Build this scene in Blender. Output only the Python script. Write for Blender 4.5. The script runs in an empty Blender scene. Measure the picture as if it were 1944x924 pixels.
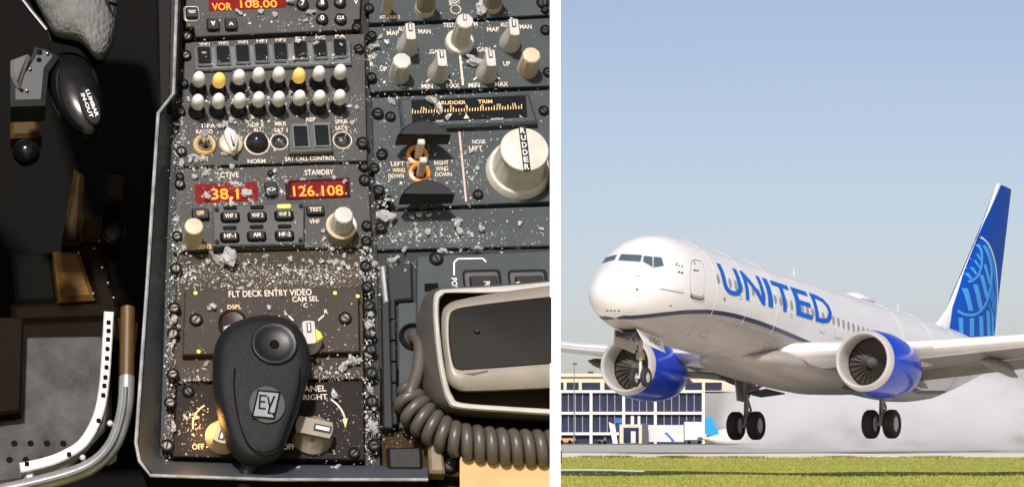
import bpy, bmesh, math, random
import numpy as np
from mathutils import Matrix, Vector
from mathutils.bvhtree import BVHTree
R = math.radians
SC = bpy.context.scene
COL = SC.collection
random.seed(7)

# ---------------------------------------------------------------- camera, sky, sun, exposure
F, CX, CY, IW, IH = 6500.0, 972.0, 836.0, 1944.0, 924.0      # focal length and principal point in photo pixels
CAM = Vector((0, 0, 0.5))
cd = bpy.data.cameras.new('camera'); cam = bpy.data.objects.new('camera', cd); COL.objects.link(cam)
cam.location = CAM; cam.rotation_euler = (R(90), 0, 0)
cd.sensor_width = 36; cd.lens = F / IW * 36; cd.shift_y = (CY - IH / 2) / IW
cd.clip_start = 0.1; cd.clip_end = 20000
SC.camera = cam

SUN_EL, SUN_AZ = 38.0, 187.0      # azimuth clockwise from +y (the view direction): behind the camera
world = bpy.data.worlds.new('World'); SC.world = world; world.use_nodes = True
wn = world.node_tree; bg = wn.nodes['Background']
sky = wn.nodes.new('ShaderNodeTexSky'); sky.sky_type = 'NISHITA'; sky.sun_disc = False
sky.sun_elevation = R(SUN_EL); sky.sun_rotation = R(SUN_AZ)
sky.air_density = .6; sky.dust_density = 1.2; sky.ozone_density = 3.0; sky.altitude = 0
tint = wn.nodes.new('ShaderNodeMix'); tint.data_type = 'RGBA'; tint.blend_type = 'MULTIPLY'; tint.inputs['Factor'].default_value = 1
tint.inputs['B'].default_value = (1.43, 1.12, .94, 1)          # white balance of the hazy sky
wn.links.new(sky.outputs[0], tint.inputs['A']); wn.links.new(tint.outputs['Result'], bg.inputs[0]); bg.inputs[1].default_value = 0.098
sl = bpy.data.lights.new('sun', 'SUN'); sl.energy = 3.9; sl.angle = R(4); sl.color = (1, .95, .88)
so = bpy.data.objects.new('sun', sl); COL.objects.link(so)
sd = Vector((math.sin(R(SUN_AZ)) * math.cos(R(SUN_EL)), math.cos(R(SUN_AZ)) * math.cos(R(SUN_EL)), math.sin(R(SUN_EL))))
so.rotation_euler = sd.to_track_quat('Z', 'Y').to_euler(); so.location = sd * 50
SC.view_settings.view_transform = 'Standard'; SC.view_settings.look = 'None'
SC.view_settings.exposure = 0.25; SC.view_settings.gamma = 1
SC.cycles.max_bounces = 10; SC.cycles.volume_bounces = 4; SC.cycles.transparent_max_bounces = 10

# ---------------------------------------------------------------- materials
MATS = {}
def mat(name, col, rough=.5, metal=0., var=.12, nscale=60., bump=0., bscale=400., emit=0., ecol=None, trans=0., coat=0., ior=1.5, stretch=None, col2=None, spec=None):
    if name in MATS: return MATS[name]
    m = bpy.data.materials.new(name); m.use_nodes = True; MATS[name] = m
    nt = m.node_tree; b = nt.nodes['Principled BSDF']
    b.inputs['Roughness'].default_value = rough; b.inputs['Metallic'].default_value = metal
    b.inputs['IOR'].default_value = ior
    if trans: b.inputs['Transmission Weight'].default_value = trans
    if coat: b.inputs['Coat Weight'].default_value = coat; b.inputs['Coat Roughness'].default_value = .08
    if spec is not None: b.inputs['Specular IOR Level'].default_value = spec
    c = (*col, 1)
    tc = nt.nodes.new('ShaderNodeTexCoord'); src = tc.outputs['Object']
    if stretch:
        mp = nt.nodes.new('ShaderNodeMapping'); mp.inputs['Scale'].default_value = stretch
        nt.links.new(src, mp.inputs[0]); src = mp.outputs[0]
    n = nt.nodes.new('ShaderNodeTexNoise'); n.inputs['Scale'].default_value = nscale; n.inputs['Detail'].default_value = 5
    n.inputs['Roughness'].default_value = .65
    nt.links.new(src, n.inputs['Vector'])
    rp = nt.nodes.new('ShaderNodeValToRGB')
    rp.color_ramp.elements[0].position = .3; rp.color_ramp.elements[1].position = .7
    a = col2 if col2 else tuple(x * (1 - var) for x in col); z = col if col2 else tuple(min(1, x * (1 + var)) for x in col)
    rp.color_ramp.elements[0].color = (*a, 1); rp.color_ramp.elements[1].color = (*z, 1)
    nt.links.new(n.outputs[0], rp.inputs[0]); nt.links.new(rp.outputs[0], b.inputs['Base Color'])
    mr = nt.nodes.new('ShaderNodeMapRange'); mr.inputs['To Min'].default_value = max(0, rough - .08); mr.inputs['To Max'].default_value = min(1, rough + .08)
    nt.links.new(n.outputs[0], mr.inputs[0]); nt.links.new(mr.outputs[0], b.inputs['Roughness'])
    if bump:
        n2 = nt.nodes.new('ShaderNodeTexNoise'); n2.inputs['Scale'].default_value = bscale; n2.inputs['Detail'].default_value = 3
        nt.links.new(src, n2.inputs['Vector'])
        bp = nt.nodes.new('ShaderNodeBump'); bp.inputs['Strength'].default_value = bump; bp.inputs['Distance'].default_value = .001
        nt.links.new(n2.outputs[0], bp.inputs['Height']); nt.links.new(bp.outputs[0], b.inputs['Normal'])
    if emit:
        b.inputs['Emission Color'].default_value = (*(ecol or col), 1); b.inputs['Emission Strength'].default_value = emit
    return m

PANEL_G = mat('panel_grey', (.054, .054, .053), .5, bump=.25, bscale=1500, nscale=25, var=.22, spec=.22)
PANEL_DIM = mat('panel_warm_dim', (.036, .028, .021), .5, bump=.25, bscale=1500, nscale=25, var=.25, spec=.2)  # grey panel browned and darkened: warm dim light put into the colour
PANEL_L = mat('panel_light_grey', (.08, .083, .086), .5, bump=.2, bscale=1500, nscale=25, var=.15, spec=.22)
PANEL_K = mat('panel_charcoal', (.021, .024, .027), .5, bump=.25, bscale=1500, nscale=25, var=.25, spec=.2)
PANEL_B = mat('panel_blue_grey', (.045, .056, .061), .5, bump=.25, bscale=1500, nscale=25, var=.2, spec=.22)
PANEL_SHADE = mat('panel_warm_shade', (.04, .027, .016), .5, bump=.25, bscale=1500, nscale=25, var=.35, spec=.2)  # brown tone paints the warm shade of the lower console
TRAY = mat('tray_metal', (.052, .062, .073), .45, nscale=12, var=.3, bump=.1, bscale=900, spec=.25)
LIPM = mat('worn_lip_metal', (.3, .3, .3), .4, metal=.2, nscale=60, var=.5)
BLACK = mat('black_plastic', (.009, .009, .01), .38, bump=.1, bscale=900, spec=.3)
BLACKM = mat('matt_black', (.004, .0035, .003), .8, spec=.1)
GAP = mat('dark_gap', (.008, .008, .008), .7, spec=.2)
RUBBER = mat('textured_black_rubber', (.009, .01, .0117), .42, bump=.6, bscale=1600, nscale=60, var=.3, spec=.25)
KNOB = mat('ivory_knob', (.52, .49, .43), .4, nscale=90, var=.12)
KNOBW = mat('warm_ivory_knob', (.5, .42, .3), .4, nscale=90, var=.12)
KNOBG = mat('grey_knob', (.47, .46, .43), .42, nscale=90, var=.15)
KNOBT = mat('tan_knob', (.22, .19, .14), .4, nscale=60, var=.2)
WHITEP = mat('white_cap', (.72, .71, .71), .25, nscale=120, var=.1)
LITCAP = mat('lit_amber_cap', (.8, .5, .14), .3, emit=.35, ecol=(1, .55, .12))
SCREW = mat('screw_steel', (.06, .06, .058), .35, metal=.6, var=.3)
SCREWL = mat('worn_screw_steel', (.18, .17, .155), .35, metal=.6, var=.35)
TEXTW = mat('panel_lettering', (.62, .54, .46), .5, emit=.12, ecol=(1, .72, .45))
TEXTA = mat('amber_lettering', (.62, .42, .2), .5, emit=.35, ecol=(1, .55, .2))
TEXTP = mat('white_lettering', (.72, .72, .7), .5)
RED = mat('red_display', (.07, .003, .003), .15, emit=.15, ecol=(1, .015, .01), nscale=80, var=.6)
REDD = mat('dark_red_display', (.02, .002, .002), .12, emit=.03, ecol=(.8, .015, .01))
DIGIT = mat('amber_digits', (.25, .07, .0), .3, emit=1.8, ecol=(1, .25, .012))
YELLOW = mat('lit_yellow_bar', (.7, .65, .1), .3, emit=.6, ecol=(.95, .85, .1))
YPAINT = mat('yellow_paint', (.7, .6, .08), .4)
LENS = mat('dark_lens', (.008, .01, .011), .15, spec=.25)
CLEAR = mat('grey_lens_frame', (.12, .126, .13), .3, nscale=60, var=.25)
ORING = mat('amber_ring', (.62, .42, .2), .35, emit=.1, ecol=(1, .6, .2))
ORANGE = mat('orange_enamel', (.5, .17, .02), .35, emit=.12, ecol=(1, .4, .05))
CHROME = mat('chrome', (.65, .64, .62), .18, metal=1.)
GLASS = mat('clear_glass', (.96, .97, .97), .05, trans=.78, var=.03, nscale=300)
GLASSW = mat('frosted_glass', (.98, .98, .98), .06, trans=.72, var=.03, nscale=200)
CRUMB = mat('glass_crumb', (.92, .92, .91), .1, trans=.15, var=.06)
BEIGE = mat('handset_beige', (.235, .21, .175), .38, nscale=30, var=.12)
CRADLE = mat('cradle_grey', (.08, .075, .068), .38, nscale=30, var=.15)
CRADLEL = mat('cradle_lip', (.5, .48, .45), .3, nscale=50, var=.12)
HFACE = mat('handset_face', (.014, .0135, .012), .5, spec=.15)
CORD = mat('taupe_cord', (.078, .067, .056), .38, nscale=40, var=.15)
PAPER = mat('tan_paper', (.5, .34, .15), .7, nscale=20, var=.12)
BROWN = mat('brown_and_amber_shade', (.03, .016, .004), .6, nscale=30, var=.3, spec=.12)  # on the footwell boxes, dim amber light is put into this brown
BROWNL = mat('tan_amber_lit', (.13, .068, .014), .55, nscale=60, var=.45, spec=.15)  # amber light on the placard painted as its tan
BROWND = mat('footwell_shade_brown', (.008, .0045, .0016), .7, nscale=30, var=.4, spec=.08)  # footwell shade painted as a near black brown
FLOORG = mat('footwell_grey', (.1, .1, .096), .6, nscale=26, col2=(.022, .02, .017), bump=.2, spec=.15)
RAILW = mat('worn_white_metal', (.62, .62, .6), .3, metal=.2, nscale=50, var=.2)
RAILG = mat('dull_grey_metal', (.36, .37, .37), .3, metal=.5, nscale=50, var=.25)
# ---------------------------------------------------------------- mesh helper
class MB:
    def __init__(s): s.v = []; s.f = []; s.mi = []
    def add(s, vs, fs, mi=0):
        o = len(s.v); s.v += [tuple(x) for x in vs]; s.f += [tuple(i + o for i in f) for f in fs]; s.mi += [mi] * len(fs); return s
    def box(s, c, d, mi=0):
        x, y, z = c; a, b, e = d[0] / 2, d[1] / 2, d[2] / 2
        return s.add([(x + i * a, y + j * b, z + k * e) for k in (-1, 1) for j in (-1, 1) for i in (-1, 1)],
                     [(0, 2, 3, 1), (4, 5, 7, 6), (0, 1, 5, 4), (2, 6, 7, 3), (0, 4, 6, 2), (1, 3, 7, 5)], mi)
    def loft(s, rings, cap0=True, cap1=True, closed=True, mi=0):
        n = len(rings[0]); vs = [p for r in rings for p in r]; fs = []
        for i in range(len(rings) - 1):
            for j in range(n if closed else n - 1):
                k = (j + 1) % n; fs.append((i * n + j, i * n + k, (i + 1) * n + k, (i + 1) * n + j))
        if cap0: fs.append(tuple(range(n - 1, -1, -1)))
        if cap1: fs.append(tuple((len(rings) - 1) * n + j for j in range(n)))
        return s.add(vs, fs, mi)
    def prism(s, poly, z0, z1, ch=0., mi=0):
        a = sum(p[0] * q[1] - q[0] * p[1] for p, q in zip(poly, poly[1:] + poly[:1]))
        if a < 0: poly = poly[::-1]
        rings = [[(x, y, z0) for x, y in poly]]
        if ch:
            rings.append([(x, y, z1 - ch) for x, y in poly]); rings.append([(x, y, z1) for x, y in inset(poly, ch)])
        else: rings.append([(x, y, z1) for x, y in poly])
        return s.loft(rings, mi=mi)
    def lathe(s, prof, n=24, cap0=True, cap1=True, ax='z', c=(0, 0, 0), mi=0):
        rings = []
        for r, z in prof:
            ring = []
            for i in range(n):
                t = 2 * math.pi * i / n; a, b = r * math.cos(t), r * math.sin(t)
                p = (a, b, z) if ax == 'z' else ((z, a, b) if ax == 'x' else (b, z, a))
                ring.append((p[0] + c[0], p[1] + c[1], p[2] + c[2]))
            rings.append(ring)
        return s.loft(rings, cap0, cap1, mi=mi)
    def tube(s, path, r, n=8, caps=True, mi=0, flat=None):
        P = [Vector(p) for p in path]; rings = []; up = None
        for i, p in enumerate(P):
            t = (P[min(i + 1, len(P) - 1)] - P[max(i - 1, 0)]).normalized()
            if up is None: up = Vector((0, 0, 1)) if abs(t.z) < .9 else Vector((1, 0, 0))
            a = t.cross(up).normalized(); up = a.cross(t).normalized()
            rr = r[i] if isinstance(r, (list, tuple)) else r
            rings.append([tuple(p + (a * math.cos(q) + up * math.sin(q) * (flat or 1)) * rr) for q in [2 * math.pi * k / n for k in range(n)]])
        return s.loft(rings, caps, caps, mi=mi)
    def sphere(s, c, r, n=12, m=8, sc=(1, 1, 1), mi=0):
        rings = [[(c[0] + r * sc[0] * math.sin(t) * math.cos(p), c[1] + r * sc[1] * math.sin(t) * math.sin(p), c[2] - r * sc[2] * math.cos(t))
                  for p in [2 * math.pi * k / n for k in range(n)]] for t in [math.pi * (i + .02) / (m + .04) for i in range(m + 1)]]
        return s.loft(rings, mi=mi)
    def mesh(s, name, *mats, sharp=35, fix=True):
        me = bpy.data.meshes.new(name); me.from_pydata(s.v, [], s.f)
        for m in mats: me.materials.append(m)
        if len(mats) > 1: me.polygons.foreach_set('material_index', s.mi)
        if fix:
            bm = bmesh.new(); bm.from_mesh(me); bmesh.ops.recalc_face_normals(bm, faces=bm.faces); bm.to_mesh(me); bm.free()
        me.polygons.foreach_set('use_smooth', [True] * len(me.polygons))
        me.set_sharp_from_angle(angle=R(sharp)); me.update()
        return me

def inset(poly, d):
    n = len(poly); out = []
    for i in range(n):
        p0, p1, p2 = Vector(poly[i - 1]), Vector(poly[i]), Vector(poly[(i + 1) % n])
        e1 = (p1 - p0); e2 = (p2 - p1)
        if e1.length < 1e-9 or e2.length < 1e-9: out.append(tuple(p1)); continue
        e1.normalize(); e2.normalize()
        n1 = Vector((-e1.y, e1.x)); n2 = Vector((-e2.y, e2.x)); b = n1 + n2
        k = max(.4, 1 + n1.dot(n2)); out.append(tuple(p1 + b * (d / k)))
    return out
def rrect(cx, cy, w, h, r, seg=3, rot=0.):
    pts = []
    for sx, sy, a0 in ((1, 1, 0), (-1, 1, 90), (-1, -1, 180), (1, -1, 270)):
        for k in range(seg + 1):
            t = R(a0 + 90 * k / seg); pts.append((sx * (w / 2 - r) + r * math.cos(t), sy * (h / 2 - r) + r * math.sin(t)))
    c, s = math.cos(rot), math.sin(rot)
    return [(cx + x * c - y * s, cy + x * s + y * c) for x, y in pts]
def smooth_poly(pts, k=4, closed=True):
    n = len(pts); out = []
    rng = range(n) if closed else range(n - 1)
    for i in rng:
        p = [np.array(pts[(i + d) % n] if closed else pts[min(max(i + d, 0), n - 1)], float) for d in (-1, 0, 1, 2)]
        for t in [j / k for j in range(k)]:
            out.append(tuple(.5 * ((2 * p[1]) + (-p[0] + p[2]) * t + (2 * p[0] - 5 * p[1] + 4 * p[2] - p[3]) * t * t + (-p[0] + 3 * p[1] - 3 * p[2] + p[3]) * t ** 3)))
    if not closed: out.append(tuple(pts[-1]))
    return out

# ---------------------------------------------------------------- objects
def thing(name, label, cat, M=None, group=None):
    o = bpy.data.objects.new(name, None); COL.objects.link(o); o.empty_display_size = .05
    if M is not None: o.matrix_world = M
    o['label'] = label; o['category'] = cat
    if group: o['group'] = group
    return o
def part(name, me, parent, loc=(0, 0, 0), rz=0., label=None, kind=None):
    o = bpy.data.objects.new(name, me); COL.objects.link(o); o.parent = parent
    o.location = loc; o.rotation_euler = (0, 0, rz)
    if label: o['label'] = label
    if kind: o['kind'] = kind
    return o
def solo(name, me, label, cat, M=None, group=None):
    o = bpy.data.objects.new(name, me); COL.objects.link(o)
    if M is not None: o.matrix_world = M
    o['label'] = label; o['category'] = cat
    if group: o['group'] = group
    return o
def struct(name, me, M=None, kind='structure', label=None):
    o = bpy.data.objects.new(name, me); COL.objects.link(o); o['kind'] = kind
    if M is not None: o.matrix_world = M
    if label: o['label'] = label
    return o

_fc = bpy.data.curves.new('lettering_source', 'FONT'); _fo = bpy.data.objects.new('lettering_source', _fc)
def text_raw(s, bold=0.):
    """flat letter outline mesh of a string: verts and faces, cap height 1, left at 0"""
    COL.objects.link(_fo); _fc.body = s; _fc.offset = bold; _fc.resolution_u = 3
    bpy.context.view_layer.update()
    me = bpy.data.meshes.new_from_object(_fo.evaluated_get(bpy.context.evaluated_depsgraph_get()))
    COL.objects.unlink(_fo)
    v = np.array([x.co[:] for x in me.vertices]) if len(me.vertices) else np.zeros((1, 3))
    f = [tuple(p.vertices) for p in me.polygons]; bpy.data.meshes.remove(me)
    v[:, :2] -= v[:, :2].min(0); h = .69 if s.upper() == s else v[:, 1].max()
    v /= max(v[:, 1].max(), .3) if any(ch.isalnum() for ch in s) else .69
    return v, f
_tm = {}
def text_mesh(s, h, m, w=None, bold=.012):
    key = (s, round(h, 5), m.name, w and round(w, 5), bold)
    if key in _tm: return _tm[key]
    v, f = text_raw(s, bold); ww = v[:, 0].max()
    sx = (w / ww) if w else h; mb = MB()
    mb.add([((x - ww / 2) * sx, (y - .5) * h, 0) for x, y, z in v], f)
    _tm[key] = mb.mesh('lettering', m, fix=False); return _tm[key]
# ================================================================ LEFT BAY: the cockpit pedestal
LEAN, YAW, ROLL = R(24), R(9), R(2.2)
def ray(px, py): return Vector(((px - CX) / F, 1, -(py - CY) / F))
P0 = CAM + ray(530, 440) * 2.7
_u = Vector((1, 0, 0)); _v = Vector((0, math.sin(LEAN), math.cos(LEAN))); _n = _u.cross(_v)
RZ = Matrix.Rotation(YAW, 3, 'Z'); _u, _v, _n = RZ @ _u, RZ @ _v, RZ @ _n
RN = Matrix.Rotation(ROLL, 3, _n); _u, _v = RN @ _u, RN @ _v
PM = Matrix(((_u.x, _v.x, _n.x, P0.x), (_u.y, _v.y, _n.y, P0.y), (_u.z, _v.z, _n.z, P0.z), (0, 0, 0, 1)))
def Q(px, py, h=0.):
    d = ray(px, py); o = P0 + _n * h; t = (o - CAM).dot(_n) / d.dot(_n); p = CAM + d * t - P0
    return (p.dot(_u), p.dot(_v))
SU = (Q(540, 440)[0] - Q(520, 440)[0]) / 20; SV = (Q(530, 430)[1] - Q(530, 450)[1]) / 20
def U(px): return px * SU
def V(px): return px * SV
def pm(px, py, h=0.):
    u, v = Q(px, py, h); return PM @ Matrix.Translation((u, v, h)), (u, v)
class Thing:
    """a thing lying in the pedestal's frame, its origin at the pixel's place on the panel"""
    def __init__(s, name, label, cat, px, py, h=0., group=None):
        M, s.o = pm(px, py, h); s.h = h; s.e = thing(name, label, cat, M, group)
    def L(s, px, py, h=0.):
        u, v = Q(px, py, h); return (u - s.o[0], v - s.o[1], h - s.h)
    def poly(s, pts, h=0.): return [s.L(x, y, h)[:2] for x, y in pts]
    def put(s, name, me, px, py, h=0., rz=0., parent=None, label=None):
        return part(name, me, parent or s.e, s.L(px, py, h), rz, label)
    def plate(s, name, pts, h0, h1, m, ch=.0006, parent=None, label=None, at=None):
        me = MB().prism(s.poly(pts, h1 if at is None else at), h0 - s.h, h1 - s.h, ch).mesh(name, m)
        return part(name, me, parent or s.e, label=label)
    def text(s, t, px, py, hpx, m=None, h=.0004, w=None, rz=0., parent=None, bold=.012):
        return s.put('lettering', text_mesh(t, V(hpx), m or TEXTW, w and U(w), bold), px, py, h, rz, parent)
def shift(h):          # pixels by which something h above the panel is displaced
    a = Q(530, 440, h); b = Q(530, 440); return ((b[0] - a[0]) / SU, -(b[1] - a[1]) / SV)

_mc = {}
def cached(key, fn):
    if key not in _mc: _mc[key] = fn()
    return _mc[key]
def circ(r, n=24, sc=1.): return [(r * math.cos(2 * math.pi * i / n), r * sc * math.sin(2 * math.pi * i / n)) for i in range(n)]
def knob_mesh(r, rt, h, m, flutes=0):
    def mk():
        n = 48 if flutes else 28; mb = MB(); rings = []
        for rr, z in ((r, 0), (r * .99, h * .08), (rt, h - .0008), (rt - .0008, h), (rt * .6, h + .0002)):
            ring = []
            for i in range(n):
                t = 2 * math.pi * i / n; q = rr
                if flutes and h * .05 < z < h and (i * flutes // n) != ((i - 1) * flutes // n): q = rr * .93
                ring.append((q * math.cos(t), q * math.sin(t), z))
            rings.append(ring)
        return mb.loft(rings).mesh('knob', m)
    return cached(('knob', round(r, 5), round(rt, 5), round(h, 5), m.name, flutes), mk)
def bar_knob_mesh(r, h, m):
    """round skirt that narrows into a grip bar, as on rotary selectors"""
    def mk():
        n = 28; rings = []
        for k, z in ((0, 0), (0, h * .18), (.75, h * .5), (1, h * .97), (1.05, h)):
            ring = []
            for i in range(n):
                t = 2 * math.pi * i / n; x, y = r * math.cos(t), r * math.sin(t)
                bx = max(-r * .42, min(r * .42, x)); by = y * .88
                ring.append((x + (bx - x) * min(k, 1), y + (by - y) * min(k, 1), z))
            rings.append(ring)
        return MB().loft(rings).mesh('knob', m)
    return cached(('bar', round(r, 5), round(h, 5), m.name), mk)
def screw_mesh(r, m):
    def mk():
        mb = MB().lathe([(r, 0), (r, .0012), (r * .8, .0019), (r * .75, .0017)], 16)
        return mb.mesh('screw', m)
    return cached(('screw', round(r, 5), m.name), mk)
def slot_mesh(r):
    return cached(('slot', round(r, 5)), lambda: MB().box((0, 0, .0021), (r * 1.35, r * .24, .0004)).mesh('slot', BLACKM))
def ring_mesh(r, w, m, hh=.001):
    return cached(('ring', round(r, 5), round(w, 5), m.name, hh), lambda: MB().lathe([(r - w, 0), (r, 0), (r, hh * .6), (r - w * .3, hh), (r - w, hh * .7), (r - w, 0)], 32, False, False).mesh('ring', m))
def add_screw(T, px, py, rpx=9, m=None, h=0., parent=None, collar=True):
    r = U(rpx); a = random.uniform(0, 3)
    o = T.put('screw', screw_mesh(r * .8, m or SCREW), px, py, h + .0004, a, parent)
    if parent is None: part('slot', slot_mesh(r * .8), o)
    if collar and parent is None: part('collar', ring_mesh(r * 1.15, r * .3, BLACK, .0022), o)
    return o
def marker(parent, r, h, m=TEXTP):
    """black outlined white index line on top of a knob"""
    a = part('index_mark', cached(('mk', round(r, 5)), lambda: MB().box((0, r * .45, 0), (r * .42, r * .95, .0005)).mesh('index_mark', BLACK)), parent, (0, 0, h + .0003))
    return a, part('index_line', cached(('ml', round(r, 5), m.name), lambda: MB().box((0, r * .45, 0), (r * .2, r * .75, .0005)).mesh('index_line', m)), parent, (0, 0, h + .0007))
def dot_base(px, py, h):            # base pixel for a knob whose top shows at px, py
    a, b = shift(h); return px - a, py - b

# ---- the console tray with its rails and screws
T = Thing('center_console', 'dark grey metal console tray with raised lip and screwed rails between the cockpit seats', 'console', 530, 440, -.02)
HL = .03
inner = [(346, -60), (338, 178), (334, 300), (322, 700), (312, 868), (330, 876), (560, 886), (826, 886)]
lip = [(341, -60), (333, 178), (304, 214), (283, 540), (262, 840), (268, 872), (288, 898), (520, 905), (812, 905)]
# tray floor: the black bed on which every module sits
T.plate('tray_bed', [(300, -60), (1052, -60), (1050, 1000), (850, 1000), (826, 890), (320, 890)], -.06, -.0185, GAP, 0, at=-.0185)
lp = [T.L(x, y, HL) for x, y in lip]
inn = [T.L(x, y, -.016) for x, y in [(348, -60), (340, 178), (336, 214), (322, 540), (308, 840), (312, 858), (325, 868), (520, 876), (812, 880)]]
def strip(a, b): 
    n = len(a); return MB().add(a + b, [(i, i + 1, n + i + 1, n + i) for i in range(n - 1)])
def lerp3(a, b, t): return tuple(x + (y - x) * t for x, y in zip(a, b))
# wall section: inner foot, inner face up to lip, lip roll, outer face down
lip_out = [(x - dx, y + dy, z) for (x, y, z), dx, dy in zip(lp, (.003, .003, .003, .003, .003, .0025, .002, .0, .0), (0, 0, -.001, 0, 0, -.002, -.003, -.004, -.004))]
outer = [T.L(x, y, -.16) for x, y in [(340, 120), (332, 350), (326, 420), (312, 720), (300, 960), (304, 985), (318, 1000), (530, 1010), (820, 1010)]]
rings = [[p for p in row] for row in zip(inn, [lerp3(a, b, .5) for a, b in zip(inn, lp)], [(p[0] + .0005, p[1], p[2] - .001) for p in lp])]
def wall(rows, m, name):
    n = len(rows[0]); mb = MB(); vs = [p for r in rows for p in r]
    mb.add(vs, [(i * n + j, i * n + j + 1, (i + 1) * n + j + 1, (i + 1) * n + j) for i in range(len(rows) - 1) for j in range(n - 1)])
    return part(name, mb.mesh(name, m, sharp=50), T.e)
wall(rings, TRAY, 'tray_wall')
wall([[a, b] for a, b in zip(lip_out, outer)], BLACKM, 'outer_wall')
part('tray_lip', MB().tube([lerp3(a, b, .5) for a, b in zip(lp, lip_out)], .0014, 8).mesh('tray_lip', LIPM), T.e)
# rails
def rail(pts, wpx, h0, h1, m, name='rail'):
    lft = [(x - wpx / 2, y) for x, y in pts]; rgt = [(x + wpx / 2, y) for x, y in pts][::-1]
    T.plate(name, lft + rgt, h0, h1, m, .0004)
rail([(338, -60), (333, 300), (328, 480), (316, 870)], 26, -.017, -.0062, BLACK)
rail([(692, -60), (702, 300), (708, 480), (707, 884)], 30, -.017, -.0062, BLACK)
for x, y, r, m in [(355, 70, 9, SCREWL), (353, 106, 9, SCREWL), (349, 160, 8, SCREW), (343, 213, 8, SCREWL), (344, 288, 9, SCREWL), (341, 350, 9, SCREWL), (336, 449, 9, SCREWL), (334, 510, 10, SCREWL), (331, 585, 10, SCREWL),
                (329, 633, 10, SCREWL), (328, 710, 10, SCREWL), (323, 764, 10, SCREWL), (317, 846, 11, SCREWL),
                (677, 53, 9, SCREW), (681, 94, 9, SCREW), (706, 68, 8, SCREW), (705, 148, 9, SCREW), (688, 272, 11, SCREW), (691, 318, 8, SCREW), (692, 342, 10, SCREW), (717, 216, 10, SCREW), (724, 294, 9, SCREW), (719, 362, 10, SCREW),
                (696, 429, 9, SCREW), (723, 432, 10, SCREW), (695, 458, 9, SCREW), (694, 506, 10, SCREW), (697, 545, 10, SCREW), (700, 580, 11, SCREW), (702, 632, 11, SCREW), (704, 664, 10, SCREW), (705, 708, 11, SCREW), (706, 762, 11, SCREW), (710, 845, 11, SCREW)]:
    add_screw(T, x, y, r, m, .0008)
CONSOLE = T

# ---- M1 navigation radio
T = Thing('navigation_radio', 'grey radio control head with red VOR readout and round number keys at top of console', 'radio', 520, 20)
T.plate('faceplate', [(352, -70), (688, -80), (683, 36), (672, 38), (672, 56), (372, 70), (368, 52), (353, 52)], -.016, .002, PANEL_G)
d = T.plate('display', [(395, -10), (545, -16), (543, 14), (397, 21)], .001, .0026, RED, .0002)
T.text('VOR', 421, 13, 15, DIGIT, .003, w=38); T.text('108.00', 491, 8, 15, DIGIT, .003, w=72)
def button(T, t, px, py, w, h, round_=True, hh=.004, m=BLACK, tm=TEXTP, th=8, tw=None, z=.0, rad=4):
    if round_: me = knob_mesh(U(w / 2), U(w / 2) * .92, hh, m)
    else: me = cached(('btn', w, h, hh, m.name, rad), lambda: MB().prism(rrect(0, 0, U(w), V(h), U(rad)), 0, hh, .0008).mesh('button', m))
    o = T.put('button', me, px, py, z)
    if t: part('lettering', text_mesh(t, V(th), tm, tw and U(tw), .02), o, (0, 0, hh + .0005))
    return o
for t, x, y in (('7', 574, 11), ('8', 611, 10), ('9', 645, 7), ('0', 611, 39), ):
    button(T, t, x, y, 25, 25, th=10, z=.002)
button(T, 'CLR', 646, 39, 25, 25, th=7, tw=14, z=.002)
o = T.put('arrow_mark', text_mesh('V', V(9), TEXTP, U(8)), 676, 4, .0025)
for t, x, y in (('v', 404, 50), ('^', 438, 49)): button(T, t, x, y, 24, 22, False, z=.002, th=9, tw=9)
button(T, 'TEST', 364, 28, 24, 22, False, z=.0025, th=6, tw=15)
T.put('ring', cached('tring', lambda: MB().prism(rrect(0, 0, U(30), V(30), U(6)), 0, .0006, .0002).mesh('ring', TEXTW)), 363, 27, .0021)
# ---- M2 audio control panel
T = Thing('audio_panel', 'grey audio panel with two rows of white capped volume knobs, two lit amber', 'control panel', 515, 190)
T.plate('faceplate', [(352, 82), (366, 80), (668, 65), (692, 64), (697, 305), (335, 316)], -.016, 0, PANEL_G)
T.plate('lens_bar', [(368, 90), (666, 76), (668, 122), (370, 134)], -.001, .004, CLEAR, .0012)
for i, (x, y) in enumerate([(387, 108), (423, 106), (460, 104), (496, 102), (532, 100), (570, 97), (607, 95), (645, 93)]):
    o = T.put('indicator', cached('indf', lambda: MB().prism(rrect(0, 0, U(29), V(40), U(3)), 0, .0022, .0009).mesh('indicator', CLEAR)), x, y, .0042)
    part('lens', cached('indl', lambda: MB().prism(rrect(0, 0, U(24), V(33), U(2)), 0, .0010, .0003).mesh('lens', LENS)), o, (0, 0, .0020))
    T.text(('VHF1', 'VHF2', 'VHF3', 'HF1', 'HF2', 'FLT', 'SVC', 'PA')[i], x + 1, y - 24, 6, TEXTW, w=20)
T.text('MIC', 388, 100, 4, ORING, .0075, w=9)
def volume_knob(px, py, lit):
    h = .020; bx, by = dot_base(px, py, h * .82)
    o = T.put('volume_knob', cached('vk', lambda: MB().lathe([(U(16.5), 0), (U(16.5), .003), (U(15), .004), (U(13.5), .005), (U(12), .012), (U(9), .0125)], 20).mesh('volume_knob', BLACK)), bx, by, .0002)
    part('knob_cap', cached(('vkc', lit), lambda: MB().lathe([(U(12), .0115), (U(12.3), .016), (U(11.5), .020), (U(9), .0228), (U(5), .0242), (U(1), .0245)], 20).mesh('knob_cap', LITCAP if lit else WHITEP, sharp=60)), o,
         label='lit amber knob cap' if lit else None)
for i, (x, y) in enumerate([(380, 152), (418, 154), (456, 148), (493, 144), (531, 143), (569, 145), (607, 141), (647, 138)]): volume_knob(x, y, i in (1, 5))
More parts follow.
